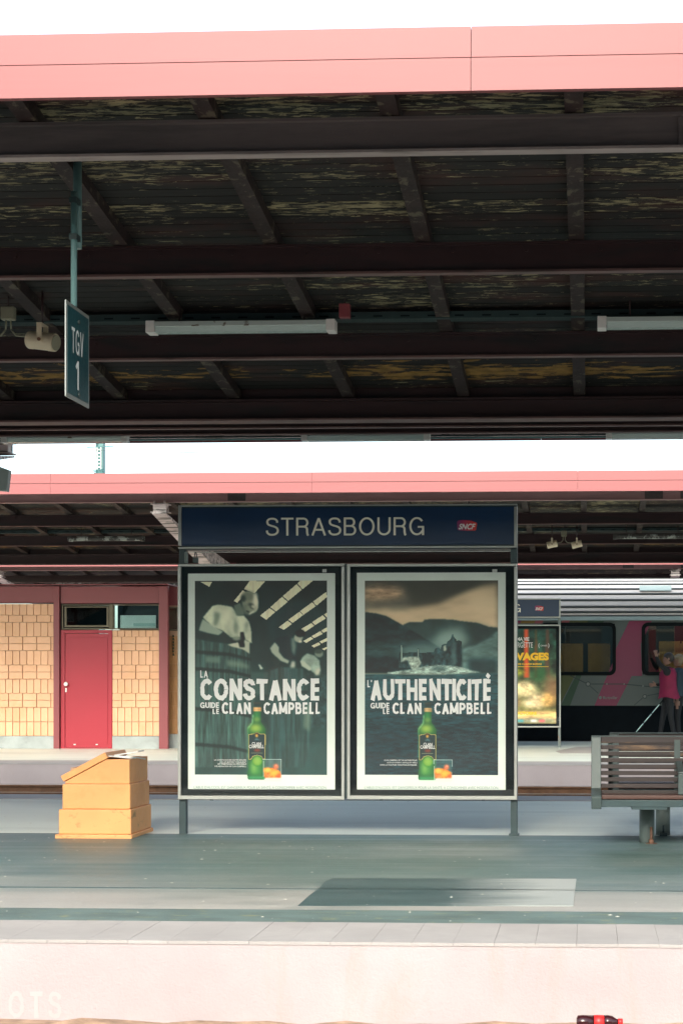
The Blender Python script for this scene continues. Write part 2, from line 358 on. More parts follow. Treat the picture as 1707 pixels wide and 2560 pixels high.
sheet('pale_paving', XA, XB, 9.181, 10.079, M['wear_and_falloff'])
sheet('asphalt_middle', XA, XB, 10.0801, 13.53, M['wear_and_falloff'])
sheet('camera_platform_paving', XA, XB, -10.0, 1.0, M['asphalt'])  # unseen dark sheet, added to cut bright platform reflections in the poster glass
sheet('asphalt_rear', XA, XB, 13.545, A1-KB, M['asphalt_light'])
# dark patch: a skewed quadrilateral, paler towards its right end
def G(x, y):
    Y = EYE*F/(y-HOR)
    for _ in range(4):
        p = P(x, y, Y); Y *= 1 + 0*Y; t = EYE/(EYE-p.z); Y = Y*t
    return P(x, y, Y)
def ground_poly(name, px, lvl, m):
    pts = [G(x, y) for x, y in px]
    return structure(name, MB().prism([(p.x, p.y) for p in pts], .004*lvl-.003, .004*lvl, axis='z'), m)
ground_poly('repair_patch', [(745,2267),(775,2240),(800,2221),(812,2207),(832,2198),(1000,2199),(1440,2200),(1438,2216),(1432,2268)], 2, M['patchmat'])
# the seam between the two asphalt surfaces
sheet('asphalt_seam', XA, XB, 13.531, 13.544, M['black'], 1)
sheet('asphalt_seam', XA, XB, 10.055, 10.0795, M['patch'], 2)
# platform B
sheet('tactile_strip', XA, XB, B0+KB, 25.3, M['asphalt_beige'])
sheet('asphalt_middle', XA, XB, 25.301, B1-.3, M['asphalt_light'])
sheet('platform_edge_strip', XA, XB, B1-.299, B1-.001, M['kerb'])
ground_poly('repair_patch', [(1388,1879),(1440,1868),(1560,1868),(1520,1884),(1400,1884)], 2, M['asphalt_beige'])  # bright wet patch, its shine painted as a pale sheet

# ------------------------------------------------------------------ canopies
VAL, HALF = 12.97, 5.54
SL = .118
def zr(d):                     # underside of rafters, d = distance from the valley line
    return EYE + 3.674 - SL*(VAL - d)
def canopy(yc, full=True, fascia_ph=0.0, label='', back=None, front='beam_front', vd=0, dx_=0):
    t = empty('platform_canopy', (0, yc, 0), label, 'canopy', 'station canopies with pink fascias')
    z = lambda d: zr(abs(d))
    fz0, fz1 = 3.885, 4.175; gm = fz0 + (fz1-fz0)*.515
    L = 3.75
    back = back or HALF
    for s in (-1, 1):
        HF = HALF if s < 0 else back
        yF = s*HF; inn = -s
        prof_lo = [(yF, fz0), (yF, gm-.004), (yF+inn*.03, gm-.004), (yF+inn*.03, fz0+.02), (yF+inn*.034, fz0+.02), (yF+inn*.034, fz0)]
        prof_hi = [(yF+inn*.012, gm+.004), (yF+inn*.014, fz1), (yF+inn*.06, fz1), (yF+inn*.06, gm+.004)]
        lo = MB().prism(prof_lo, .0015, L-.0015).mesh('fascia_panel', M['fascia']); hi = MB().prism(prof_hi, .0015, L-.0015).mesh('upper_fascia_panel', M['fascia'])
        k0 = int((XA-fascia_ph)/L)-1
        for k in range(k0, int((XB-fascia_ph)/L)+1):
            link_mesh('fascia_panel', lo, t, (fascia_ph+k*L, 0, 0)); link_mesh('upper_fascia_panel', hi, t, (fascia_ph+k*L, 0, 0))
        MB().box((XA-3, yF+inn*.03, gm-.012), (XB+1, yF+inn*.055, gm+.012)).build('fascia_backing', M['beam'], t)
        # deck over the boards
        MB().prism([(0, z(0)+.10), (s*(HF-.44), z(HF-.44)+.10), (yF+inn*.07, fz1-.03), (yF+inn*.07, fz1-.012), (0, z(0)+.15)], XA, XB).build('roof_deck', M['roof'], t)
    if full:
        bw = .1
        me = {}
        for k in ('board', 'board_few', 'board_yellow'):
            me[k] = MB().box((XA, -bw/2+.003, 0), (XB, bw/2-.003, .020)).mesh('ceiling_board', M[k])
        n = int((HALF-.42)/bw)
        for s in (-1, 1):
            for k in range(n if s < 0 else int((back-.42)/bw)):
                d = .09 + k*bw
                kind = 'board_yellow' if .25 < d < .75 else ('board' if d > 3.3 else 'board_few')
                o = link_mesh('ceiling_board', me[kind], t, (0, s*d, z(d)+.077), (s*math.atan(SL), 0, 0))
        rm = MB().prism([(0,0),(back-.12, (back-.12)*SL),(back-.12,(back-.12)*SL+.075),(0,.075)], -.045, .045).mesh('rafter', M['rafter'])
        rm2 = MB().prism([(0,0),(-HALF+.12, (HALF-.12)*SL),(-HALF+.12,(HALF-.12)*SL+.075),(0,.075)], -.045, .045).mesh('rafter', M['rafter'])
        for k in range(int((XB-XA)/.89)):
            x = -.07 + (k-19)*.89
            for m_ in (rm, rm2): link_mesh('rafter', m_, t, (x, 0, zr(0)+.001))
    def ibeam(d, h, mm, fw=.032, name='beam'):
        zt = zr(abs(d)) - .002 + (0 if abs(d) < 4 else 0)
        y = d; f = .014; w_ = .006
        pr = [(y-fw,zt),(y+fw,zt),(y+fw,zt-f),(y+w_,zt-f),(y+w_,zt-h+f),(y-w_,zt-h+f),(y-w_,zt-f),(y-fw,zt-f)]
        b = MB().prism(pr, XA, XB).build(name, mm, t)
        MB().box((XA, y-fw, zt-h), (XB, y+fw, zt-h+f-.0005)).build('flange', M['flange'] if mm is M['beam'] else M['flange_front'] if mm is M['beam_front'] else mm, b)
        if full and abs(d) < 4 and abs(d) > 1:
            r = MB()
            for k in range(60):
                x = XA + .3 + k*.43
                for zz in (zt-.045,): r.tube((x, y-w_, zz), (x, y-w_-.012, zz), .012, 8)
            tag(r.build('rivet', mm, b), kind='stuff')
        return b
    for s in (-1, 1):
        if s > 0 and back < HALF: ibeam(1.59, .168, M['beam']); continue
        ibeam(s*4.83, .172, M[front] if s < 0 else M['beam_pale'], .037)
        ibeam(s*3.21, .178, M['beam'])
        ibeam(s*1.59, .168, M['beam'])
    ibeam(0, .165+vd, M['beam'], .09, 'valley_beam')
    MB().box((XA, -.012, zr(0)-.001), (XB, .012, zr(0)+.085)).build('valley_board', M['beam'], t)
    if full and back == HALF: MB().box((XA, 3.76, 3.835), (XB, 4.55, 3.85)).build('soffit_board', M['beam_pale'], t)
    for x in (-14.2+dx_, -6.24+dx_, 2.05):
        c = MB().box((x-.11, -.11, 0), (x+.11, .11, zr(0)-.17)).build('column', M['maroon'], t, .004)
        MB().box((x-.17, -.17, 0), (x+.17, .17, .02)).build('base_plate', M['maroon'], c)
        for s in (-1, 1):
            if s > 0 and back < HALF: continue
            a = MB().prism([(s*.112, 2.78), (s*4.95, 3.655), (s*4.95, 3.675), (s*.112, 3.02)], x-.1, x+.1).build('bracket_arm', M['beam_pale'], t)
            MB().prism([(s*.112, 3.021), (s*4.7, 3.655), (s*4.7, 3.665), (s*.112, 3.25)], x-.008, x+.008).build('web', M['beam_pale'], a)
            st = MB().box((x-.095, s*4.83-.08, 3.676), (x+.095, s*4.83+.08, 3.80)).build('bracket_stub', M['beam_pale'], t)
            MB().box((x-.13, s*4.83-.10, 3.793), (x+.13, s*4.83+.10, 3.805)).build('cap_plate', M['beam_pale'], st)
            MB().box((x-.13, s*4.83-.10, 3.6765), (x+.13, s*4.83+.10, 3.688)).build('foot_plate', M['beam_pale'], st)
            for dx in (-.075, .075): MB().tube((x+dx, s*4.83-.085, 3.81), (x+dx, s*4.83-.085, 3.845), .018, 8).build('bolt', M['beam_pale'], st)
    if full:
        for xs in ((P(1702,300,yc-4.9).x+.12), -7.02+1.9, 7.0-6.06):
            pl = MB().box((xs-.13, -4.83-.022, zr(4.83)-.17), (xs+.13, -4.83-.007, zr(4.83)-.02)).build('splice_plate', M['beam_front'], t)
            for dx in (-.08, .03, .09):
                for dz in (.05, .12): MB().tube((xs+dx, -4.852, zr(4.83)-.17+dz), (xs+dx, -4.87, zr(4.83)-.17+dz), .013, 8).build('bolt', M['beam_front'], pl)
    return t
canopy(VAL, True, -.52, 'wide canopy over the near platform, its pink fascia crossing the top of the photo', dx_=-.06)
canopy(VAL+16.17, True, -.15, 'canopy behind the STRASBOURG sign, with a thin pink fascia below the strip of sky', back=3.2, front='beam_pink', vd=.022)  # unseen rear half cut short to let daylight onto the train
canopy(VAL+31.8, True, -1.0, 'farthest canopy, showing a sliver of pink fascia and a pale beam above the building', front='beam_pink')
# unseen hall, added to keep low sky out of the poster reflections
hall = empty('station_hall', (-4, -10.5, 0), 'unseen dark hall added behind the photographer, its arched windows mirrored in the poster glass', 'building')
def hall_wall():
    mb = MB(); xs = [-22 + 5.5*k for k in range(9)]
    mb.box((-26,-.5,-.4),(26,0,.9)); mb.box((-26,-.5,5.2),(26,0,7.4))
    for i, x in enumerate(xs[:-1]): mb.box((x-.9,-.5,.9001),(x+.9,0,5.1999))
    return mb
hall_wall().build('wall', M['hall_dark'], hall)
for k in range(8):
    xc = -22+5.5*k+2.75
    pts = [(xc-1.85,3.4)]+[(xc-1.85*math.cos(a), 3.4+1.75*math.sin(a)) for a in [math.pi*i/12 for i in range(13)]]+[(xc+1.85,3.4),(xc+1.85,5.2),(xc-1.85,5.2)]
    MB().prism(pts[1:], -.45, -.05, axis='y').build('arch', M['hall_dark'], hall)
    wf = MB().box((xc-.05,-.3,.9),(xc+.05,-.2,5.1)).box((xc-1.85,-.3,3.35),(xc+1.85,-.2,3.45)).build('window', M['bronze'], hall)
    MB().box((xc-1.85,-.40,.9),(xc+1.85,-.39,5.2)).build('pane', M['darkpane'], wf)
MB().box((-26.3,-.9,7.4),(26.3,.5,7.7)).build('cornice', M['hall_dark'], hall)

# ------------------------------------------------------------------ things hung from the canopies
def lamp(x, y, zt, housing, label, grp, L=1.23):
    t = empty('strip_lamp', (x, y, zt), label, 'strip light', grp)
    MB().prism([(-.05,-.001),(.05,-.001),(.055,-.035),(-.055,-.035)], 0, L).build('housing', M[housing], t, .003)
    MB().prism([(-.045,-.0355),(.045,-.0355),(.035,-.07),(-.035,-.07)], .05, L-.05).build('cover', M['lampdiff' if housing == 'lampwhite' else housing], t)
    for a, b in ((-.012, .047), (L-.047, L+.012)):
        MB().box((a, -.058, -.075), (b, .058, .004)).build('end_cap', M['white' if housing == 'lampwhite' else housing], t, .004)
    h = MB()
    for xx in (.2, L-.2): h.tube((xx, 0, 0), (xx, 0, .22), .006, 6)
    h.build('hanger', M['beam'], t)
    return t
YL = 11.0
zl = EYE + 893*YL/F
grpA, grpB, grpC, grpD = 'strip lights under the near canopy', 'strip lights under the middle canopy', 'strip lights under the farthest canopy', 'strip lights along the rear edge of the near canopy'
lamp(-2.90, YL, zl, 'lampwhite', 'unlit white strip light with rust spots, between the two brown beams left of centre', grpA)
lamp(.07, YL, zl, 'lampwhite', 'clean unlit white strip light cut off by the right edge of the photo', grpA)
for k, (x, lab) in enumerate(((-8.50, 'peeling strip light above the red door, under the canopy behind the sign'), (.41, 'peeling strip light right of the pair of small speakers'))):
    lamp(x, 27.2, EYE + 353*27.2/F, 'lampflake', lab, grpB)
for x, lab in ((-13.8, 'speckled strip light just above the maroon band of the building, farthest back'), (-10.87, 'short visible end of a strip light beside the upper left corner of the left poster')):
    lamp(x, 42.8, EYE + 237*42.8/F, 'lampflake', lab, grpC)
for x, lab in ((-5.75, 'strip light hanging above the sky strip at the left edge, with white end cap'), (-2.78, 'strip light hanging above the sky strip near the middle'), (.18, 'strip light hanging above the sky strip at the right edge')):
    lamp(x, 16.3, EYE + 610*16.3/F, 'lampwhite', lab, grpD)
def tray(y, z, lab, h=.045):
    t = empty('cable_tray', (0, y, z), lab, 'cable tray', 'cable trays under the canopies')
    MB().prism([(-.06,0),(.06,0),(.06,h),(.055,h),(.055,.005),(-.055,.005),(-.055,h),(-.06,h)], XA, XB).build('channel', M['pole_dark'], t)
    s_ = MB()
    for k in range(150):
        s_.box((XA+.1+k*.18, -.0615, .012), (XA+.16+k*.18, -.0605, .022))
    tag(s_.build('slot', M['black'], t), kind='stuff')
    return t
tray(YL+.12, EYE + 893*(YL+.12)/F, 'dark slotted cable tray above the strip lights of the near canopy')
tray(27.45, EYE + 362*27.45/F, 'dark cable tray above the small speakers of the middle canopy')
t = empty('conduit_run', (0, 16.35, EYE+597*16.35/F), 'thin teal conduits running between the strip lights above the sky strip', 'conduit')
for i, (dy, dz) in enumerate(((0,0),(.03,.028),(-.02,.045))): MB().tube((XA, dy, dz), (XB, dy, dz), .007+.003*(i==0), 8).build('pipe', M['pole' if i != 1 else 'pole_dark'], t)
b_ = P(862, 778, 10.9)
t = empty('junction_box', (b_.x, b_.y, b_.z), 'small rust red junction box above the right end of the long strip light', 'junction box')
MB().box((-.035,-.03,-.045),(.035,.03,.045)).build('case', M['maroon'], t, .004); MB().tube((0,0,.045),(0,0,.26),.006,6).build('conduit', M['beam'], t)

# hanging TGV board with its pole
Yt = 8.62
X_ = -2.66
p = empty('platform_sign', (X_, Yt, 2.70), 'hanging dark teal sign reading TGV 1, on a grey pole', 'hanging sign')
zt, zb = 3.205, 2.712; hw = .20
MB().box((.004, -hw, zb-2.70), (.012, hw, zt-2.70)).build('panel', M['alu'], p, .004)
MB().box((.0125, -hw+.022, zb-2.70+.022), (.0140, hw-.022, zt-2.70-.022)).build('face', M['teal'], p)
MB().tube((0, -.03, zt-2.70), (0, -.03, 3.80-2.70), .016, 12).build('pole', M['pole'], p)
MB().tube((.0, .03, 3.52-2.70), (.0, .03, 3.98-2.70), .022, 12).build('upper_pole', M['pole'], p)
for zc_ in (.85, 1.04): MB().box((-.02,-.05,zc_),(.02,.05,zc_+.03)).build('clamp', M['pole_dark'], p)

def text_mesh(s, w_, h, weight=0.0, shear=0.0, align='fit'):
    cu = bpy.data.curves.new('t', 'FONT'); cu.body = s; cu.offset = weight; cu.shear = shear; cu.resolution_u = 5; cu.space_character = 1.0
    ob = bpy.data.objects.new('t', cu); col.objects.link(ob)
    dg = bpy.context.evaluated_depsgraph_get(); dg.update()
    me = bpy.data.meshes.new_from_object(ob.evaluated_get(dg)); bpy.data.objects.remove(ob); bpy.data.curves.remove(cu)
    co = np.empty(len(me.vertices)*3); me.vertices.foreach_get('co', co); co = co.reshape(-1, 3)
    lo, hi = co.min(0), co.max(0)
    co[:, 0] = (co[:, 0]-lo[0])/(hi[0]-lo[0])*w_; co[:, 1] = (co[:, 1]-lo[1])/(hi[1]-lo[1])*h; co[:, 2] = 0
    me.vertices.foreach_set('co', co.ravel()); me.update(); return me
def lettering(s, parent, x0, x1, yt, yb, Y, m, weight=0, shear=0, name='lettering', off=0.0, seg=None):
    """letters fitted to a rectangle of the sign plane at depth Y; wording as in the photo"""
    a = P(x0, yb, Y); b = P(x1, yt, Y)
    me = text_mesh(s, b.x-a.x, b.z-a.z, weight, shear); me.materials.append(m)
    o = bpy.data.objects.new(name, me); col.objects.link(o); o.rotation_euler = (R(90), 0, 0)
    o.location = Vector((a.x, Y-off, a.z)) - parent.location; o.parent = parent
    return o

# ---- plain grotesque capitals drawn as strokes (unit cap height)
def _arc(cx, cy, rx, ry, a0, a1, n=14): return [(cx+rx*math.cos(R(a0+(a1-a0)*i/n)), cy+ry*math.sin(R(a0+(a1-a0)*i/n))) for i in range(n+1)]
def _smooth(p, k=4):
    q = []
    for i in range(len(p)-1):
        p0, p1_, p2_, p3_ = p[max(0,i-1)], p[i], p[i+1], p[min(len(p)-1,i+2)]
        for j in range(k):
            t = j/k; q.append(tuple(.5*((2*p1_[d])+(-p0[d]+p2_[d])*t+(2*p0[d]-5*p1_[d]+4*p2_[d]-p3_[d])*t*t+(-p0[d]+3*p1_[d]-3*p2_[d]+p3_[d])*t**3) for d in (0,1)))
    return q+[p[-1]]
GLY = {
 'S': (.62, [_smooth([(.555,.72),(.53,.84),(.44,.925),(.31,.95),(.18,.93),(.09,.85),(.075,.74),(.12,.63),(.25,.56),(.40,.51),(.52,.44),(.575,.33),(.56,.19),(.46,.085),(.32,.05),(.18,.07),(.08,.16),(.05,.29)])]),
 'T': (.60, [[(0,.95),(.60,.95)],[(.30,.95),(.30,0)]]),
 'R': (.64, [[(.06,0),(.06,1)],[(.06,.95),(.36,.95)]+_arc(.36,.725,.19,.225,90,-90)+[(.06,.5)],_smooth([(.34,.5),(.47,.47),(.53,.38),(.54,.2),(.56,.06),(.60,.0)])]),
 'A': (.68, [[(.035,0),(.34,.97)],[(.34,.97),(.645,0)],[(.13,.32),(.55,.32)]]),
 'B': (.62, [[(.06,0),(.06,1)],[(.06,.95),(.34,.95)]+_arc(.34,.74,.17,.21,90,-90)+[(.06,.53)],[(.06,.525),(.36,.525)]+_arc(.36,.2875,.20,.2375,90,-90)+[(.06,.05)]]),
 'O': (.76, [_arc(.38,.5,.325,.455,0,360,32)]),
 'U': (.66, [[(.06,1),(.06,.36)]+_arc(.33,.34,.27,.29,180,360)+[(.60,.36),(.60,1)]]),
 'G': (.74, [_arc(.37,.5,.315,.455,38,322,26)+[(.66,.26)],[(.665,0),(.665,.46)],[(.41,.46),(.715,.46)]]),
 'V': (.64, [[(.04,1),(.32,.03)],[(.32,.03),(.60,1)]]),
 'C': (.655, [_arc(.36,.5,.305,.455,42,318,26)]),
 'N': (.66, [[(.06,0),(.06,1)],[(.06,.97),(.60,.03)],[(.60,0),(.60,1)]]),
 'E': (.56, [[(.06,0),(.06,1)],[(.06,.95),(.54,.95)],[(.06,.5),(.50,.5)],[(.06,.05),(.55,.05)]]),
 'I': (.12, [[(.06,0),(.06,1)]]),
 'D': (.66, [[(.06,0),(.06,1)],[(.06,.95),(.30,.95)]+_arc(.30,.5,.30,.45,90,-90)+[(.06,.05)]]),
 'L': (.52, [[(.06,0),(.06,1)],[(.06,.05),(.51,.05)]]),
 'M': (.80, [[(.06,0),(.06,1)],[(.06,.97),(.40,.12)],[(.40,.12),(.74,.97)],[(.74,0),(.74,1)]]),
 'P': (.60, [[(.06,0),(.06,1)],[(.06,.95),(.34,.95)]+_arc(.34,.70,.20,.25,90,-90)+[(.06,.45)]]),
 'H': (.66, [[(.06,0),(.06,1)],[(.60,0),(.60,1)],[(.06,.5),(.60,.5)]]),
 'É': (.56, [[(.06,0),(.06,1)],[(.06,.95),(.54,.95)],[(.06,.5),(.50,.5)],[(.06,.05),(.55,.05)],[(.24,1.06),(.40,1.24)]]),
 "'": (.14, [[(.07,1.0),(.05,.74)]]),
 '1': (.34, [[(.26,0),(.26,1)],[(.24,.95),(.03,.74)]]),
}
def stroke_mesh(s, w_, h, wt=.1, gap=.12):
    x = 0; mb = MB(); lay = 0
    for ch in s:
        wd, strokes = GLY[ch]
        for st in strokes:
            def fx(a): return a if abs(wt-.1) < .01 else 0 if a <= .001 else wd if a >= wd-.001 else min(wd-wt/2, max(wt/2, wt/2+(a-.06)/(wd-.12+1e-6)*(wd-wt))) if wd > .2 else wd/2
            def fy(b): return b if abs(wt-.1) < .01 or b > 1.01 else (0 if b < .001 else 1 if b > .999 else wt/2+(b-.05)/.9*(1-wt))
            pts = [Vector((x+fx(a), fy(b))) for a, b in st]; n = len(pts); L_, R_ = [], []
            closed = (pts[0]-pts[-1]).length < 1e-4
            for i in range(n):
                if closed: d = (pts[(i+1) % (n-1)]-pts[i-1 if i > 0 else n-2])
                else: d = pts[min(n-1,i+1)]-pts[max(0,i-1)]
                d.normalize(); nn = Vector((-d.y, d.x))*wt/2; L_.append(pts[i]+nn); R_.append(pts[i]-nn)
            lay += 1; zz = .00004*(lay % 5)
            mb.add([(p.x,p.y,zz) for p in L_]+[(p.x,p.y,zz) for p in R_], [(i, n+i, n+i+1, i+1) for i in range(n-1)])
        x += wd+gap
    tot = x-gap; rw = np.random.default_rng(len(s)); jit = (.012 if wt > .15 else 0)
    mb.v = [(a/tot*w_+rw.normal(0, jit)*h, b*h+rw.normal(0, jit)*h, c) for a, b, c in mb.v]
    me = bpy.data.meshes.new('lettering'); me.from_pydata(mb.v, [], mb.f); return me
def stroke_lettering(s, parent, x0, x1, yt, yb, Y, m, off, wt=.1, gap=.12):
    a = P(x0, yb, Y); b = P(x1, yt, Y); me = stroke_mesh(s, b.x-a.x, b.z-a.z, wt, gap); me.materials.append(m)
    o = bpy.data.objects.new('lettering', me); col.objects.link(o); o.rotation_euler = (R(90), 0, 0); o.location = Vector((a.x, Y-off, a.z)) - parent.location; o.parent = parent; return o
for s, y0, y1, z0, z1, wgt in (('TGV', -.115, .085, 3.085, 2.955, .13), ('1', -.055, .01, 2.925, 2.775, .13)):
    me = stroke_mesh(s, y1-y0, z0-z1, wgt, .16); me.materials.append(M['whitetext'])
    o = bpy.data.objects.new('lettering', me); col.objects.link(o); o.parent = p
    o.rotation_euler = (R(90), 0, R(90)); o.location = (.0150, y0, z1-2.70)
for z_ in (3.13, 2.752):
    MB().tube((.014,.0,z_-2.70),(.022,.0,z_-2.70),.012,10).build('rivet', M['steel'], p)

def speaker(x, y, L, r, tilt, yaw, label, grp, Y):
    c = P(x, y, Y)
    t = empty('loudspeaker', c, label, 'loudspeaker', grp)
    Mx = Matrix.Rotation(yaw, 4, 'Z') @ Matrix.Rotation(tilt, 4, 'Y')
    prof = [(-L/2, r*.93), (-L/2+.008, r), (-L/2+.03, r), (-L/2+.034, r*.97), (L/2-.05, r*.97), (L/2-.046, r), (L/2-.006, r), (L/2, r*.94)]
    n = 24
    rings = [[Mx @ Vector((xx, rr*math.cos(2*math.pi*i/n), rr*math.sin(2*math.pi*i/n))) for i in range(n)] for xx, rr in prof]
    MB().loft(rings).build('shell', M['cream'], t)
    a = Mx @ Vector((L/2+.001, 0, 0)); b = Mx @ Vector((L/2+.006, 0, 0)); MB().tube(a, b, r*.86, 24).build('grille', M['creamdark'], t)
    bk = MB(); w_ = L*.085
    for s in (-1, 1):
        bk.box((-w_, s*(r+.006)-.003, -.012), (w_, s*(r+.006)+.003, r*1.75))
    bk.box((-w_, -(r+.009), r*1.75), (w_, r+.009, r*1.75+.006))
    bk.build('yoke', M['cream'], t)
    MB().tube((0, -(r+.009), 0), (0, -(r+.02), 0), .011, 10).build('bolt', M['rust'], t)
    MB().tube((0, 0, r*1.75+.006), (0, 0, r*1.75+.22), .008, 8).build('hanger', M['beam'], t)
    return t
speaker(107, 853, .195, .058, R(9), R(-14), 'large cream cylindrical loudspeaker left of the TGV sign', None, 10.6)
gs = 'pair of small speakers under the middle canopy'
speaker(1379, 1361, .165, .055, R(-12), R(0), 'small pale speaker, left one of the pair beside the sign, tilted to the right', gs, 27.0)
speaker(1441, 1361, .165, .055, R(14), R(180), 'small pale speaker, right one of the pair, tilted the other way', gs, 27.0)
def jbox(x, y, Y, h, label):
    c = P(x, y, Y); t = empty('junction_box', c, label, 'junction box', 'speaker junction boxes')
    MB().box((-h,-.03,-h),(h,.03,h)).build('case', M['creamdark'], t, .008)
    for s in (-1, 1):
        pts = [(s*.015,0,-h),(s*.018,0,-h-.06),(s*.05,0,-h-.10),(s*.14,0,-h-.11)]
        mb = MB()
        for a, b in zip(pts, pts[1:]): mb.tube(a, b, .006, 8)
        mb.build('cable', M['creamdark'], t)
    MB().tube((0,0,h),(0,0,h+.15),.006,6).build('hanger', M['beam'], t)
jbox(22, 784, 10.8, .044, 'pale square junction box above the large loudspeaker at the left edge')
jbox(1409, 1334, 27.2, .045, 'small pale junction box above and between the pair of speakers')

# grey panel cut by the left edge
t = empty('information_panel', (0,0,0), 'grey tilted panel cut by the left edge, in front of the far pink fascia', 'hanging panel')
ps = [P(-60,1158,15.6), P(-4,1165,15.6), P(23,1175,15.6), P(17,1228,15.6), P(-4,1226,15.6), P(-60,1214,15.6)]
MB().prism([(q.x, q.z) for q in ps], 15.6, 15.68, axis='y').build('panel', M['panelgrey'], t, .004)
q = P(-40, 1100, 15.6); MB().tube((q.x,15.64,P(0,1165,15.6).z-.02),(q.x,15.64,3.7),.02,10).build('pole', M['pole'], t)
# catenary mast and wires beyond
Ym = 62.0
def pm(x, y): return P(x, y, Ym)
t = empty('catenary_mast', (pm(252,1600).x, Ym, BED), 'teal overhead line mast standing behind the far canopy against the sky', 'mast')
c = pm(252, 1120); H_ = pm(252, 1000).z - BED + 1.5
MB().box((-.13,-.01,0),(.13,.01,H_)).box((-.14,-.13,0),(-.12,.13,H_)).box((.12,-.13,0),(.14,.13,H_)).build('post', M['mast'], t)
zc = pm(252,1120).z - BED
MB().tube((-.45,-.2,zc),(.55,-.2,zc+.04),.02,8).build('crossbar', M['mast'], t)
l_ = MB()
for k in range(6): l_.box((-.07,-.2,zc-.1-k*.13),(.07,-.17,zc-.07-k*.13))
l_.box((-.08,-.2,zc-.85),(-.06,-.17,zc)).box((.06,-.2,zc-.85),(.08,-.17,zc)).build('ladder', M['whitetext'], t)
r_ = MB()
for k in range(3): r_.tube((-.22+.02*k,-.22,zc-.86-.05*k),(.20,-.22,zc-.82-.07*k),.018,8)
r_.build('insulator_bracket', M['mast'], t)
for (xa, ya), (xb, yb), lab in (((-50,1118),(600,1135),'thin overhead wire crossing the sky strip from the left edge'), ((330,1128),(1500,1150),'faint overhead wire sloping down behind the middle of the sky strip')):
    a = P(xa, ya, 60); b = P(xb, yb, 60); tag(MB().tube(a, b, .006, 6).build('overhead_wire', M['pole_dark']), lab, 'wire', 'overhead wires in the sky strip')

